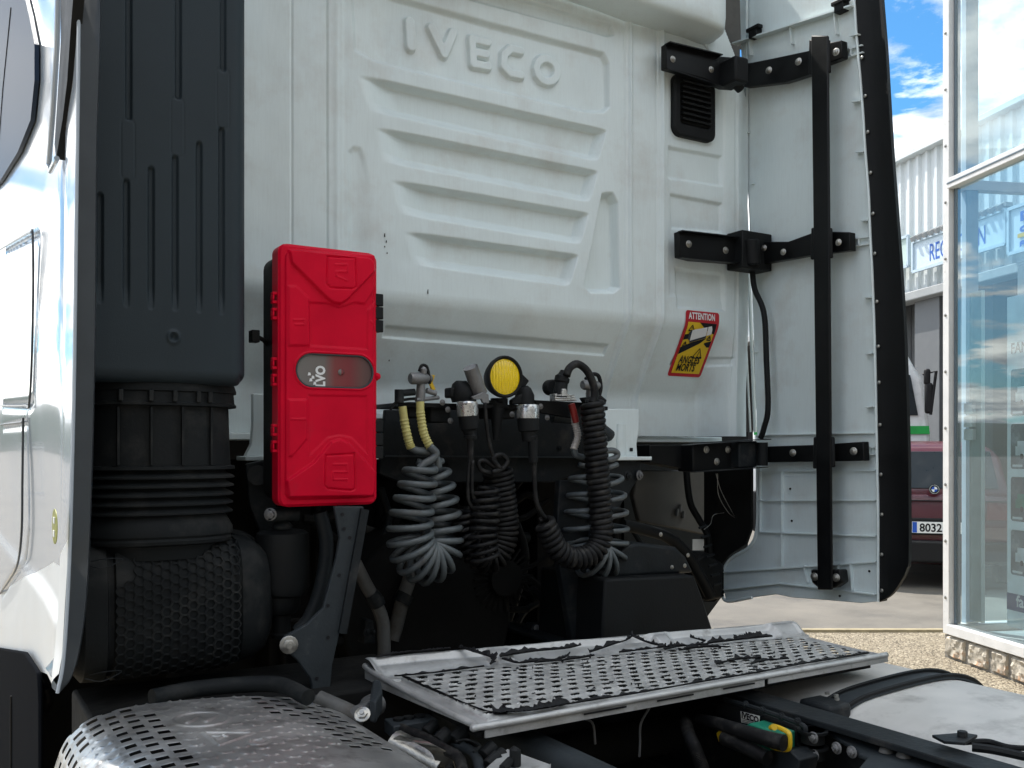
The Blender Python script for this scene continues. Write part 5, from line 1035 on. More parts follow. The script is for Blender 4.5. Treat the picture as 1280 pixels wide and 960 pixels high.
for pts in (((812, 884), (801, 905), (800, 930), (799, 946)), ((730, 898), (741, 905), (744, 930))):
    b = MB(); b.tube(catmull([PY(a, c, 1.75) for a, c in pts], 16), .003, 6); b.build('frayed_strap', castg, truck)

# ------------------------------------------------------------ fuel tank on the right
prof = [(2.52, .35), (2.535, .60), (2.53, .78), (2.50, .87), (2.43, .915), (2.30, .935), (2.05, .925), (1.95, .905), (1.90, .87), (1.88, .80), (1.88, .40)]
q = catmull([(x, 0, z) for x, z in prof], 70)
ys = np.concatenate([[1.98, 1.985, 1.97], np.linspace(1.96, -.3, 60)])
P = []
for j, y_ in enumerate(ys):
    row = []
    for p in q: 
        sc = (.0, .55, .97)[j] if j < 3 else 1.; cx_, cz_ = 2.2, .62
        row.append((cx_+(p.x-cx_)*sc, y_, cz_+(p.z-cz_)*sc+.0015*math.sin(y_*9+p.x*7)))
    P.append(row)
tank = grid_mesh('fuel_tank', np.array(P), tank_m, truck, smooth=60, flip=True); tank['label'] = 'dull silver rounded tank with black strap beyond the chassis rail, right'
for yk in (1.62, .55):
    rows = []
    for dy_, o in ((-.038, .002), (-.036, .009), (-.030, .010), (-.028, .006), (.028, .006), (.030, .010), (.036, .009), (.038, .002)):
        rows.append([(2.2+(p.x-2.2)*(1+o/.33), yk+dy_, .62+(p.z-.62)*(1+o/.30)) for p in q])
    st_ = grid_mesh('tank_strap', np.array(rows), MATS['chassis slate paint'], tank, smooth=30)
    for o_ in (-.033, .033):
        b = MB(); b.tube([(2.2+(p.x-2.2)*(1+.011/.33), yk+o_, .62+(p.z-.62)*(1+.011/.30)) for p in q], .006, 6); b.build('strap_edge', rubber, st_)
    b = MB(); b.box((1.86, yk-.05, .885), (1.94, yk+.05, .93)); b.build('strap_anchor', frame_m, st_, bevel=.01)
for a, c in ((1034, 868), (1045, 871), (1046, 875)):
    p = PZ(a, c, .94); b = MB(); b.tube([p, p+Vector((0, 0, .006))], .006, 8); b.build('stud', galv, tank)

# ------------------------------------------------------------ setting: ground
def far(px, d): r = ray(px, HOR); return Vector((r.x*d, r.y*d, 0))
asph = M('asphalt', (.150, .136, .115), .85, var=.3, scale=1.6, col2=(.075, .07, .064), c2lo=.52, c2hi=.72, c2scale=.9, bump=.35, bscale=55)
gravel = bpy.data.materials.new('gravel'); gravel.use_nodes = True; t = gravel.node_tree; bs = t.nodes['Principled BSDF']; bs.inputs['Roughness'].default_value = .9
tcn = t.nodes.new('ShaderNodeTexCoord'); vo = t.nodes.new('ShaderNodeTexVoronoi'); vo.inputs['Scale'].default_value = 75; t.links.new(tcn.outputs['Object'], vo.inputs[0])
rp = t.nodes.new('ShaderNodeValToRGB'); e = rp.color_ramp.elements; e[0].color = (.10, .08, .055, 1); e[1].color = (.42, .36, .265, 1); e2 = e.new(.5); e2.color = (.25, .205, .14, 1)
sp_ = t.nodes.new('ShaderNodeSeparateColor'); t.links.new(vo.outputs['Color'], sp_.inputs[0]); t.links.new(sp_.outputs[0], rp.inputs[0]); t.links.new(rp.outputs[0], bs.inputs['Base Color'])
bp_ = t.nodes.new('ShaderNodeBump'); bp_.inputs['Strength'].default_value = .8; bp_.inputs['Distance'].default_value = .015; bp_.invert = True; t.links.new(vo.outputs['Distance'], bp_.inputs['Height']); t.links.new(bp_.outputs[0], bs.inputs['Normal'])
def flat(name, pts, z, mat): b = MB(); b.add([(p[0], p[1], z) for p in pts], [tuple(range(len(pts)))]); o = b.build(name, mat, None, 0); o['kind'] = 'structure'; return o
flat('ground', [(-600, -600), (600, -600), (600, 600), (-600, 600)], 0, asph)
F_ = Vector((math.sin(PSI), math.cos(PSI), 0)); R_ = Vector((math.cos(PSI), -math.sin(PSI), 0))
k0 = 8.15
flat('gravel_apron', [F_*k0+R_*-14, F_*k0+R_*30, F_*-6+R_*30, F_*-6+R_*-14], .004, gravel)
b = MB(); b.beam(F_*k0+R_*-14+Vector((0, 0, .012)), F_*k0+R_*30+Vector((0, 0, .012)), .06, .03); kb = b.build('kerb', M('kerb stone', (.36, .30, .19), .85, var=.3, scale=9, bump=.3, bscale=60), None, 0); kb['kind'] = 'structure'
b = MB()
for i in range(5000):
    p = F_*random.uniform(4.5, 8.0)+R_*random.uniform(1, 5); s = random.uniform(.004, .011)
    b.add([(p.x-s, p.y-s, 0), (p.x+s, p.y-s, 0), (p.x+s*.8, p.y+s, 0), (p.x-s*.7, p.y+s, 0), (p.x, p.y, s*1.3)], [(0, 1, 4), (1, 2, 4), (2, 3, 4), (3, 0, 4)])
pb = b.build('pebbles', M('pebble', (.34, .29, .21), .85, var=.5, scale=3, col2=(.12, .10, .08)), None, 0); tag(pb, 'loose beige pebbles lying on the gravel apron', 'pebbles', kind='stuff')

# ------------------------------------------------------------ warehouse
wa = math.radians(21); wd = Vector((math.sin(wa), math.cos(wa), 0)); wn_ = Vector((-math.cos(wa), math.sin(wa), 0)); WD = 17.
wc = far(1160, WD)
ware = thing('warehouse', 'pale corrugated metal warehouse with open dark bay doors behind the shopfront', 'building', wc)
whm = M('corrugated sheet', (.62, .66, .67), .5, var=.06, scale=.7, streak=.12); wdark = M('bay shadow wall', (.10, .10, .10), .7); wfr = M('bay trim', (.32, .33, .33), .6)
wpil = M('bay pillar', (.13, .135, .14), .6)
def wp(s, z, o=0): p = wc+wd*s+wn_*o; return Vector((p.x, p.y, z))
def hit(px, py, o=0): p = PP(px, py, wc+wn_*o, wn_); return ((p-wc).dot(wd), p.z)
zsof = hit(1160, 366)[1]; s1, zt1 = hit(1124, 204); s2, zt2 = hit(1180, 178)
def ztop(s): return zt2+(zt1-zt2)*(s-s2)/(s1-s2)*.55
b = MB(); pitch = .27; s = -14; pts = []
while s < 14:
    pts += [(s, 0), (s+.15, 0), (s+.175, .05), (s+.245, .05), (s+.27, 0)]; s += pitch
vs = []; 
for s_, o in pts: vs += [wp(s_, zsof+.02, o), wp(s_, ztop(s_), o)]
b.add(vs, [(2*i, 2*i+2, 2*i+3, 2*i+1) for i in range(len(pts)-1)]); b.build('cladding', whm, ware, smooth=0)
b = MB(); b.beam(wp(-14, ztop(-14)+.03, .05), wp(14, ztop(14)+.03, .05), .25, .10); b.build('roof_edge', whm, ware, bevel=.01)
b = MB(); b.beam(wp(-14, zsof-.05, .12), wp(14, zsof-.05, .12), .35, .16); b.build('canopy', wfr, ware, bevel=.02)
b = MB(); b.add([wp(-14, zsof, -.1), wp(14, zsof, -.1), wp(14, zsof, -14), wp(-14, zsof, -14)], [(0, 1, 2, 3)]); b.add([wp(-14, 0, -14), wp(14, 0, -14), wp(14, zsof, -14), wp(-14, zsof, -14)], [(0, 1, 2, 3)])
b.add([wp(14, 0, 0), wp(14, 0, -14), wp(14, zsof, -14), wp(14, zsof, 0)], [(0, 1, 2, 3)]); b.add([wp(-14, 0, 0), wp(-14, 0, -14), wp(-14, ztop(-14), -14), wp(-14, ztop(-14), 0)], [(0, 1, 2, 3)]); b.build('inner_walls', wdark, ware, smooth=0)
b = MB(); b.add([wp(-14, ztop(-14), 0), wp(14, ztop(14), 0), wp(14, ztop(14), -14), wp(-14, ztop(-14), -14)], [(0, 1, 2, 3)]); b.build('roof', whm, ware, smooth=0)
for a, w in ((1160, .5), (1175, .25), (1215, .5), (1300, .5), (1100, .5)):
    s_, _ = hit(a, 562); b = MB(); b.beam(wp(s_, 0, -.05), wp(s_, zsof, -.05), w, .3, up=wn_); b.build('pillar', wpil, ware, bevel=.01)
s_, _ = hit(1148, 562)
for k in range(5): b = MB(); b.beam(wp(s_+.1+k*.4, 0, -.6), wp(s_+.1+k*.4, zsof, -.6), .38, .05, up=wn_); b.build('door_panel', wpil, ware, bevel=.012)
def board(px0, px1, pyt0, pyb0, name, label, mat, o=.35):
    s0, z0 = hit(px0, pyt0, o); s1_, _ = hit(px1, pyt0, o); _, zb0 = hit(px0, pyb0, o)
    t_ = thing(name, label, 'sign', wp((s0+s1_)/2, zb0, o)); b = MB()
    b.hexa([wp(s1_, zb0, o-.08), wp(s0, zb0, o-.08), wp(s0, zb0, o), wp(s1_, zb0, o), wp(s1_, z0, o-.08), wp(s0, z0, o-.08), wp(s0, z0, o), wp(s1_, z0, o)])
    b.build('panel', mat, t_, bevel=.01)
    b = MB()
    for A, D in (((s0, zb0), (s1_, zb0)), ((s0, z0), (s1_, z0)), ((s0, zb0), (s0, z0)), ((s1_, zb0), (s1_, z0))): b.beam(wp(A[0], A[1], o+.01), wp(D[0], D[1], o+.01), .05, .05, up=wn_)
    b.build('frame', M('sign frame', (.45, .55, .62), .5), t_); return t_, s0, s1_, zb0, z0, o
sblue = M('sign panel', (.52, .62, .70), .45, var=.05); sletter = M('blue lettering', (.02, .10, .42), .4)
t_, s0, s1_, zb0, z0, o = board(1142, 1258, 303, 340, 'reception_sign', 'pale blue RECEPCION sign board with blue capitals on the warehouse wall', sblue)
h = z0-zb0
sa, _ = hit(1160, 320, o+.02); sb_, _ = hit(1231, 300, o+.02)
text('RECEPCION', h*.80, sletter, t_, lambda x, y, z: wp(sa-x*(sa-sb_)/(5.35*h*.80), zb0+h*.20+y, o+.004), bold=.002)
for k in range(14):
    s_ = s0-(s0-s1_)*(k+.5)/14; b = MB(); b.beam(wp(s_, z0+.10, o-.05), wp(s_, z0+.02, o+.10), .05, .08); b.build('lamp_hook', wfr, t_)
b = MB(); b.beam(wp(s0, z0+.08, o-.05), wp(s1_, z0+.08, o-.05), .12, .06); b.build('light_rail', wfr, t_)
t2, a0, a1_, b0, b1, o2 = board(1090, 1136, 312, 347, 'small_sign', 'edge of pale green sign board left of the RECEPCION sign', M('green-grey panel', (.45, .56, .52), .5))
t3, a0, a1_, b0, b1, o3 = board(1262, 1330, 262, 318, 'service_sign', 'pale blue sign board with DA, CHE and SER lettering seen through the glass', sblue)
h = b1-b0; k_ = (a0-a1_)
for tx, v, hh, m_ in (('DA', .66, .27, sletter), ('CHE', .42, .15, sletter), ('SER', .08, .18, sletter)):
    text(tx, h*hh, m_, t3, lambda x, y, z: wp(a0-.25-x*1.6, b0+h*v+y, o3+.02), bold=.012, spacing=1.1)
b = MB(); b.beam(wp(a0-.2, b0+h*.34, o3+.02), wp(a1_+.2, b0+h*.34, o3+.02), .01, .06); b.build('yellow_stripe', yplast, t3)

# ------------------------------------------------------------ glass shopfront
ga = math.radians(22.5); ge = Vector((math.sin(ga), math.cos(ga), 0)); gn = Vector((-math.cos(ga), math.sin(ga), 0)); g2 = Vector((math.cos(ga), -math.sin(ga), 0))
gc0 = far(1188, 7.15); zsill = CZ+(HOR-790)/FPX*7.15; zmul = CZ+(HOR-232)/FPX*7.15
shop = thing('glass_shopfront', 'glazed shop corner with white metal frame on a low stone base at the right edge', 'building', gc0)
gl = bpy.data.materials.new('shop glass'); gl.use_nodes = True; t = gl.node_tree; t.nodes.clear()
tr = t.nodes.new('ShaderNodeBsdfTransparent'); tr.inputs[0].default_value = (.74, .88, .93, 1); gs = t.nodes.new('ShaderNodeBsdfGlossy'); gs.inputs['Roughness'].default_value = .0; gs.inputs[0].default_value = (.92, 1, 1, 1)
fr = t.nodes.new('ShaderNodeFresnel'); fr.inputs[0].default_value = 1.5; mu = t.nodes.new('ShaderNodeMath'); mu.operation = 'MULTIPLY'; mu.inputs[1].default_value = 2.0; mu.use_clamp = True; t.links.new(fr.outputs[0], mu.inputs[0])
df = t.nodes.new('ShaderNodeBsdfDiffuse'); df.inputs[0].default_value = (.75, .8, .8, 1); m0 = t.nodes.new('ShaderNodeMixShader'); m0.inputs[0].default_value = .045; t.links.new(tr.outputs[0], m0.inputs[1]); t.links.new(df.outputs[0], m0.inputs[2])
ms = t.nodes.new('ShaderNodeMixShader'); t.links.new(mu.outputs[0], ms.inputs[0]); t.links.new(m0.outputs[0], ms.inputs[1]); t.links.new(gs.outputs[0], ms.inputs[2]); oo = t.nodes.new('ShaderNodeOutputMaterial'); t.links.new(ms.outputs[0], oo.inputs[0])
fpaint = M('frame paint', (.66, .65, .63), .45, var=.08, scale=8, col2=(.30, .27, .23), c2lo=.62, c2hi=.8, c2scale=30, bump=.1, bscale=90)
fdark = M('frame gasket', (.10, .14, .17), .5)
def sp3(tn, z, o=0, d=None): p = gc0-(ge if d is None else d)*tn+gn*o; return Vector((p.x, p.y, z))
GT = 7.0
def gb(name, A, D, w, h, up=None, mat=fpaint, bev=.004): b = MB(); b.beam(A, D, w, h, up=up or (0, 0, 1)); return b.build(name, mat, shop, bevel=bev)
gb('corner_post', sp3(0, .18), sp3(0, GT), .075, .075, up=gn)
gb('post_gasket', sp3(.055, .26, -.02), sp3(.055, GT, -.02), .025, .04, up=gn, mat=fdark)
gb('sill', sp3(.04, zsill+.03, .01), sp3(5, zsill+.03, .01), .10, .07); gb('mullion', sp3(.04, zmul, .01), sp3(5, zmul, .01), .09, .075); gb('mullion_groove', sp3(.04, zmul, .057), sp3(5, zmul, .057), .004, .012, mat=fdark)
gb('post', sp3(2.6, .25), sp3(2.6, GT), .07, .07, up=gn)
gb('sill', sp3(-.04, zsill+.03, 0, -g2*-1), sp3(4, zsill+.03, 0, -g2), .09, .07); gb('mullion', sp3(.04, zmul, 0, -g2), sp3(4, zmul, 0, -g2), .08, .075)
gb('inner_post', sp3(.16, .25, 0, -g2), sp3(.16, GT, 0, -g2), .10, .06, up=ge, mat=M('inner frame', (.35, .45, .52), .5)); gb('inner_post', sp3(2.2, .25, 0, -g2), sp3(2.2, GT, 0, -g2), .07, .07, up=ge)
for i, z in enumerate(np.arange(.45, 6.8, .42)):
    bolt(sp3(0, z, .038), gn-ge*.6, .009, shop, galv, 'screw')
def pane(a, c, z0, z1, d=None):
    b = MB(); b.add([sp3(a, z0, 0, d), sp3(c, z0, 0, d), sp3(c, z1, 0, d), sp3(a, z1, 0, d)], [(0, 1, 2, 3)]); o = b.build('pane', gl, shop, smooth=0); return o
pane(.07, 2.56, zsill+.065, zmul-.04); pane(.07, 2.56, zmul+.04, GT); pane(2.64, 5, zsill+.065, zmul-.04); pane(2.64, 5, zmul+.04, GT)
pane(.22, 2.16, zsill+.065, zmul-.04, -g2); pane(.22, 2.16, zmul+.04, GT, -g2); pane(2.24, 4, zsill+.065, zmul-.04, -g2); pane(2.24, 4, zmul+.04, GT, -g2)
b = MB(); b.prism([sp3(.05, zsill-.02, -.05), sp3(5, zsill-.02, -.05), sp3(5, zsill-.02, -4), sp3(.05, zsill-.02, -4)], (0, 0, .03)); b.build('shop_floor', M('shop floor', (.42, .46, .45), .5), shop)
b = MB(); b.prism([sp3(.03, GT, .03), sp3(5, GT, .03), sp3(5, GT, -4), sp3(.03, GT, -4)], (0, 0, .3)); b.build('shop_roof', fpaint, shop)
stone = M('stone face', (.50, .45, .37), .85, var=.45, scale=11, col2=(.40, .17, .05), c2lo=.56, c2hi=.68, c2scale=5, bump=.7, bscale=28)
mort = M('stone mortar', (.20, .185, .16), .9, bump=.4)
b = MB(); b.beam(sp3(-.02, zsill*.5-.01, -.02), sp3(5, zsill*.5-.01, -.02), .10, zsill-.02); b.beam(sp3(.0, zsill*.5-.01, -.02, -g2), sp3(4, zsill*.5-.01, -.02, -g2), .10, zsill-.02); b.build('stone_base', mort, shop)
s = -.02
for k in range(14):
    w = random.uniform(.20, .32); n = 12; ga_ = np.linspace(s+.012, s+w-.012, n); gz_ = np.linspace(.005, zsill-.01, 8); P = []
    for j, z in enumerate(gz_):
        P.append([tuple(sp3(s_, z, .038+.020*random.random()*(0 < i < n-1 and 0 < j < 7)-(.03 if i in (0, n-1) or j in (0, 7) else 0))) for i, s_ in enumerate(ga_)])
    grid_mesh('stone', np.array(P), stone, shop, smooth=25); s += w
# papers taped inside at the corner, curtain
for i in range(3):
    b = MB(); b.prism([sp3(.10, 1.62+i*.095, -.04), sp3(.20, 1.62+i*.095, -.04), sp3(.20, 1.70+i*.095, -.04), sp3(.10, 1.70+i*.095, -.04)], -gn*.03); o = b.build('paper_box', M('paper %d' % i, (.55, .58, .56), .6), None, bevel=.004)
    tag(o, ('lowest', 'middle', 'topmost')[i]+' of three small pale boxes stacked against the corner of the glass', 'box', 'pale boxes in the glass corner')
b = MB(); n = 40
vs = []
for i in range(n): o_ = -.10-.02*math.sin(i*1.3); vs += [sp3(.09+i*.004, .30, o_), sp3(.09+i*.004, 2.7, o_)]
b.add(vs, [(2*i, 2*i+2, 2*i+3, 2*i+1) for i in range(n-1)]); cu2 = b.build('curtain', M('curtain cloth', (.52, .60, .58), .8), None); tag(cu2, 'narrow pale curtain hanging inside the corner of the shop glass', 'curtain')
# poster board inside
def gh(px, py, o): p = PP(px, py, gc0+gn*o, gn); return (gc0-p).dot(ge), p.z
po = -.14; t0, zt_ = gh(1259, 372, po); _, zl = gh(1259, 782, po); t1 = t0+.72
post = thing('poster_board', 'tall pale poster board with rounded pictures and a navy band inside the shop window', 'poster', sp3(t0, zl, po))
b = MB(); b.prism([sp3(t0, zl, po), sp3(t1, zl, po), sp3(t1, zt_, po), sp3(t0, zt_, po)], -gn*.02); bd = b.build('board', M('poster white', (.80, .86, .86), .4), post)
PM = gh(1264, 500, po)[0]
def prect(a, c, zb_, zt__, mat, off, name='print', r=0):
    b = MB(); pts = rrect(a, c, zb_, zt__, r); b.prism([sp3(x, z, po+off) for x, z in pts], gn*.001); return b.build(name, mat, post, smooth=0)
vehm = [M('picture dark', (.05, .07, .08), .4, var=.5, scale=9, col2=(.15, .17, .17)), M('picture grey', (.12, .14, .15), .4, var=.5, scale=7, col2=(.30, .32, .32))]
for i, (a, c) in enumerate(((462, 520), (530, 586), (596, 651), (662, 718))):
    _, zt__ = gh(1266, a, po); _, zb_ = gh(1266, c, po); prect(PM, PM+.32, zb_, zt__, vehm[i % 2], .002, 'picture', .02)
    prect(PM+.07, PM+.25, zb_+(zt__-zb_)*.3, zb_+(zt__-zb_)*.62, [paper, paper, green, paper][i], .004); prect(PM+.05, PM+.09, zb_+(zt__-zb_)*.3, zb_+(zt__-zb_)*.5, [paper, paper, green, paper][i], .004)
    for w_ in (.10, .21): prect(PM+w_, PM+w_+.03, zb_+(zt__-zb_)*.22, zb_+(zt__-zb_)*.34, ink, .005, r=.012)
    text(('Camiones', 'Furgones', 'Cisternas', 'Remolques')[0:0][0] if False else '', .01, ink, post, lambda x, y, z: sp3(PM+x, zb_+y, po+.004)) if False else None
    prect(PM+.02, PM+.12, zb_+.015, zb_+.03, paper, .004)
_, za = gh(1263, 741, po); _, zb_ = gh(1263, 762, po); prect(t0, t1, zb_, za, M('navy band', (.01, .04, .14), .4), .002)
_, zb2 = gh(1268, 757, po); text('fan', .11, paper, post, lambda x, y, z: sp3(gh(1271, 750, po)[0]+x, zb2+y, po+.004), bold=.003)
_, zf = gh(1266, 442, po); text('FAND', .105, M('grey lettering', (.10, .13, .15), .5), post, lambda x, y, z: sp3(gh(1263.5, 440, po)[0]+x*.9, zf+y, po+.003), bold=.001)
t5, z5 = gh(1272, 333, po); t6, z6 = gh(1272, 369, po); b = MB(); b.prism([sp3(t5, z6, po), sp3(t5+.6, z6, po), sp3(t5+.6, z5, po), sp3(t5, z5, po)], -gn*.02); o = b.build('white_card', paper, None); tag(o, 'blank white card above the poster board inside the shop window', 'card')

# ------------------------------------------------------------ maroon car
carpaint = M('maroon paint', (.07, .004, .011), .4, .0, var=.1, coat=.4); ctyre = rubber; cg = M('car glass', (.02, .025, .03), .25); ctrim = M('car trim', (.015, .015, .016), .5)
ch = math.radians(50); cf = Vector((math.sin(ch), math.cos(ch), 0)); crt = Vector((math.cos(ch), -math.sin(ch), 0)); cdep = 10.6; cc_ = far(1167, cdep)
def cp3(x, y, z): return cc_+crt*x+cf*y+Vector((0, 0, z))
car = thing('parked_car', 'dark maroon estate car parked in front of the warehouse, seen from behind', 'car', cc_)
def loft(secs, name, mat, smooth=50):
    m = 28; P = []
    for y, w, zb_, zt__, e in secs:
        row = []
        for k in range(m+1):
            a = 2*math.pi*k/m; c, s_ = math.cos(a), math.sin(a); x = w*math.copysign(abs(c)**e, c); z = (zb_+zt__)/2+(zt__-zb_)/2*math.copysign(abs(s_)**e, s_); row.append(tuple(cp3(x, y, z)))
        P.append(row)
    P = [[tuple(np.mean(P[0], axis=0))]*(m+1)]+P+[[tuple(np.mean(P[-1], axis=0))]*(m+1)]
    return grid_mesh(name, np.array(P), mat, car, smooth=smooth)
loft([(.0, .80, .36, .98, .35), (.03, .88, .30, 1.05, .35), (.2, .92, .26, 1.10, .38), (1.2, .93, .24, 1.08, .4), (3.2, .93, .24, 1.02, .4), (4.1, .90, .26, .92, .4), (4.55, .80, .30, .78, .4)], 'body', carpaint)
loft([(.06, .76, 1.0, 1.10, .5), (.30, .72, 1.0, 1.56, .45), (.55, .70, 1.0, 1.63, .45), (1.6, .70, 1.0, 1.66, .45), (2.5, .66, 1.0, 1.58, .45), (3.3, .66, .98, 1.05, .5)], 'roof', carpaint)
b = MB(); b.prism([cp3(-.66, .065, 1.12), cp3(.66, .065, 1.12), cp3(.60, .27, 1.53), cp3(-.60, .27, 1.53)], -cf*.012); b.build('rear_window', cg, car, bevel=.01)
for s_ in (-1, 1):
    b = MB(); b.prism([cp3(.735*s_, .5, 1.10), cp3(.72*s_, 3.0, 1.08), cp3(.66*s_, 2.4, 1.52), cp3(.68*s_, .7, 1.54)], crt*.03*s_); b.build('side_window', cg, car)
    b = MB(); b.prism([cp3(.52*s_, -.012, .78), cp3(.84*s_, .01, .78), cp3(.86*s_, .03, .96), cp3(.54*s_, .0, .98)], -cf*.02); b.build('tail_light', M('tail lamp', (.12, .004, .006), .3), car, bevel=.01)
    for y_ in (.85, 3.65):
        b = MB(); b.tube([cp3(.72*s_, y_, .34), cp3(.74*s_, y_, .34), cp3(.92*s_, y_, .34), cp3(.94*s_, y_, .34)], [.28, .34, .34, .28], 28); w = b.build('wheel', rubber, car); b = MB(); b.tube([cp3(.90*s_, y_, .34), cp3(.95*s_, y_, .34)], .22, 18); b.build('rim', castg, w)
    b = MB(); b.tube(catmull([cp3(.60*s_, .7, 1.66), cp3(.62*s_, 1.4, 1.70), cp3(.60*s_, 2.3, 1.64)], 14), .014, 8); b.build('roof_rail', castg, car)
b = MB(); b.prism([cp3(-.88, -.06, .30), cp3(.88, -.06, .30), cp3(.86, -.07, .55), cp3(-.86, -.07, .55)], cf*.16); b.build('bumper', ctrim, car, bevel=.03)
b = MB(); b.beam(cp3(-.8, -.015, .985), cp3(.8, -.015, .985), .02, .012); b.build('tailgate_crease', ctrim, car)
zp = CZ+(HOR-660)/FPX*10.5; zl_ = CZ+(HOR-612)/FPX*10.5
b = MB(); pw = .52; pc_ = (PP(1140, 660, cp3(0, -.05, 0), cf)-cc_).dot(crt); b.prism([cp3(pc_, -.05, zp-.062), cp3(pc_+pw, -.05, zp-.062), cp3(pc_+pw, -.05, zp+.062), cp3(pc_, -.05, zp+.062)], -cf*.01); plt = b.build('number_plate', M('plate white', (.75, .75, .74), .4, var=.03), car, smooth=0)
b = MB(); b.prism([cp3(pc_+.004, -.061, zp-.058), cp3(pc_+.05, -.061, zp-.058), cp3(pc_+.05, -.061, zp+.058), cp3(pc_+.004, -.061, zp+.058)], -cf*.001); b.build('blue_band', M('plate blue', (.01, .08, .45), .4), plt, smooth=0)
text('8032 M', .125, ink, plt, lambda x, y, z: cp3(pc_+.075+x*.92, -.062, zp-.044+y), bold=.003)
b = MB(); b.prism([cp3(pc_-.06, .0, zp-.085), cp3(pc_+pw+.06, .0, zp-.085), cp3(pc_+pw+.06, .0, zp+.10), cp3(pc_-.06, .0, zp+.10)], -cf*.03); b.build('plate_recess', ctrim, car, bevel=.01)
lx = (PP(1168, 612, cp3(0, -.03, 0), cf)-cc_).dot(crt)
def rdisc(r, y, name, mat, par, a0=0, a1=360):
    n = max(4, int((a1-a0)/15)); b = MB(); pts = [cp3(lx+math.cos(math.radians(a0+(a1-a0)*k/n))*r, y, zl_+math.sin(math.radians(a0+(a1-a0)*k/n))*r) for k in range(n+(0 if a1-a0 == 360 else 1))]
    if a1-a0 < 360: pts.append(cp3(lx, y, zl_))
    b.prism(pts, cf*.004); return b.build(name, mat, par, smooth=0)
em = rdisc(.056, -.03, 'round_badge', ink, car); rdisc(.050, -.032, 'badge_ring', silver, em); rdisc(.044, -.034, 'badge_ring', ink, em)
for k in range(4): rdisc(.030, -.036, 'badge_quarter', (paper, MATS['plate blue'])[k % 2], em, k*90, k*90+90)
# ------------------------------------------------------------ white lorry in the bay
tp_ = far(1080, 13.6); tf = -Vector((math.sin(math.radians(50)), math.cos(math.radians(50)), 0)); tr_ = Vector((math.cos(math.radians(50)), -math.sin(math.radians(50)), 0))
def t3p(x, y, z): return tp_+tr_*x+tf*y+Vector((0, 0, z))
lor = thing('parked_lorry', 'white lorry cab with green stripe standing at the warehouse bay behind the maroon car', 'truck', tp_)
xr = (PP(1163, 520, tp_, tf)-tp_).dot(tr_); K = 13.6/FPX
zf_ = lambda py: CZ+(HOR-py)*K
b = MB(); x0_ = xr-2.4
prof = [(x0_, .6), (xr-.02, .6), (xr, 1.8), (xr-.10, zf_(475)), (xr-.22, zf_(458)), (xr-.32, zf_(440)), (x0_+.32, zf_(440)), (x0_+.1, zf_(475)), (x0_, 1.8)]
b.prism([t3p(x, 0, z) for x, z in prof], -tf*2.2); lb_ = b.build('cab', whitem2 if False else M('lorry white', (.72, .74, .74), .3, coat=.5), lor, bevel=.05)
b = MB(); b.prism([t3p(x, .02, z) for x, z in ((x0_+.15, zf_(520)), (xr-.16, zf_(520)), (xr-.26, zf_(470)), (x0_+.22, zf_(468)))], tf*.01); b.build('windscreen', cg, lor, bevel=.02)
b = MB(); b.prism([t3p(x, .02, z) for x, z in ((x0_+.02, zf_(543)), (xr-.01, zf_(543)), (xr-.02, zf_(533)), (x0_+.02, zf_(533)))], tf*.01); b.build('green_stripe', M('stripe green', (.01, .35, .06), .4), lor)
b = MB(); b.box((0, 0, 0), (0, 0, 0)); 
for a, c, w, h_ in ((1157, 474, .08, .22), (1159, 500, .10, .42)):
    x_ = (PP(a, c, tp_, tf)-tp_).dot(tr_); m2 = MB(); m2.prism([t3p(x_-w/2, .15, zf_(c)-h_/2), t3p(x_+w/2, .15, zf_(c)-h_/2), t3p(x_+w/2, .15, zf_(c)+h_/2), t3p(x_-w/2, .15, zf_(c)+h_/2)], tf*.12); m2.build('mirror', ctrim, lor, bevel=.03)
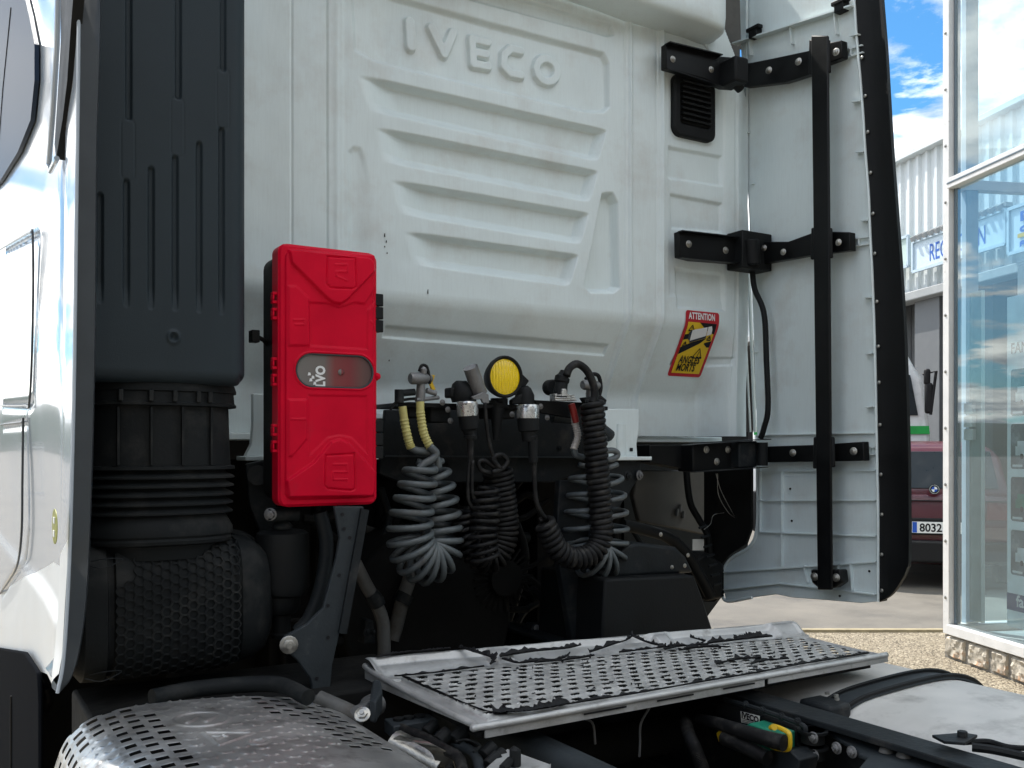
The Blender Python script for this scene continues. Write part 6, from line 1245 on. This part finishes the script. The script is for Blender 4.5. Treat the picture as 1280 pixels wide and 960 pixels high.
m2 = MB(); m2.tube([t3p(xr-.1, .1, zf_(470)), t3p(xr+.05, .25, zf_(468)), t3p(xr-.02, .25, zf_(520))], .02, 8); m2.build('mirror_arm', ctrim, lor)
p_ = t3p(xr-.75, .035, zf_(556)); text('LORRY'[0:0] or 'XF', .12, ink, lor, lambda x, y, z: t3p(xr-.62+x*1.2, .035, zf_(554)+y)) if False else None
m2 = MB(); m2.prism([t3p(x, .03, z) for x, z in ((x0_, .35), (xr, .35), (xr, .95), (x0_, .95))], -tf*.3); m2.build('bumper', ctrim, lor, bevel=.03)
for x_ in (x0_+.25, xr-.25):
    m2 = MB(); m2.tube([t3p(x_-.14, -1.3, .5), t3p(x_+.14, -1.3, .5)], .5, 28); m2.build('wheel', rubber, lor)
# ------------------------------------------------------------ unseen building added behind the camera to cut the frontal light
b = MB(); b.box((-30, -16, 0), (14, -8.5, 7.5)); o = b.build('unseen_light_block', M('light block wall', (.16, .16, .155), .8, var=.2, scale=.5), None, bevel=.05); o['kind'] = 'structure'
# ------------------------------------------------------------ low wooded hills all round
b = MB(); n = 160; vs = []
for i in range(n+1):
    a = 2*math.pi*i/n; h = 9+5*math.sin(a*3+1)+3*math.sin(a*7)+random.uniform(0, 1.5); x, y = math.sin(a), math.cos(a)
    vs += [(x*230, y*230, -1), (x*250, y*250, h*.7), (x*290, y*290, h), (x*340, y*340, -2)]
b.add(vs, [(4*i+k, 4*i+k+1, 4*i+5+k, 4*i+4+k) for i in range(n) for k in range(3)]); o = b.build('hills', M('hill woods', (.03, .045, .03), .9, var=.5, scale=.05, bump=.5, bscale=.3), None); o['kind'] = 'structure'
# white fence on the far side of the yard (mirrored in the shop glass)
fen = thing('yard_fence', 'white railing fence along the far side of the yard, mirrored in the glass', 'fence', (-14, 22, 0)); fm = M('fence white', (.6, .6, .6), .5)
b = MB(); 
for z in (.25, 1.45): b.beam((-22, 15, z), (-2, 30, z), .04, .05)
b.build('rail', fm, fen)
for k in range(60):
    f = k/59; b = MB(); b.tube([(-22+20*f, 15+15*f, .1), (-22+20*f, 15+15*f, 1.6)], .03, 6); b.build('bar', fm, fen)
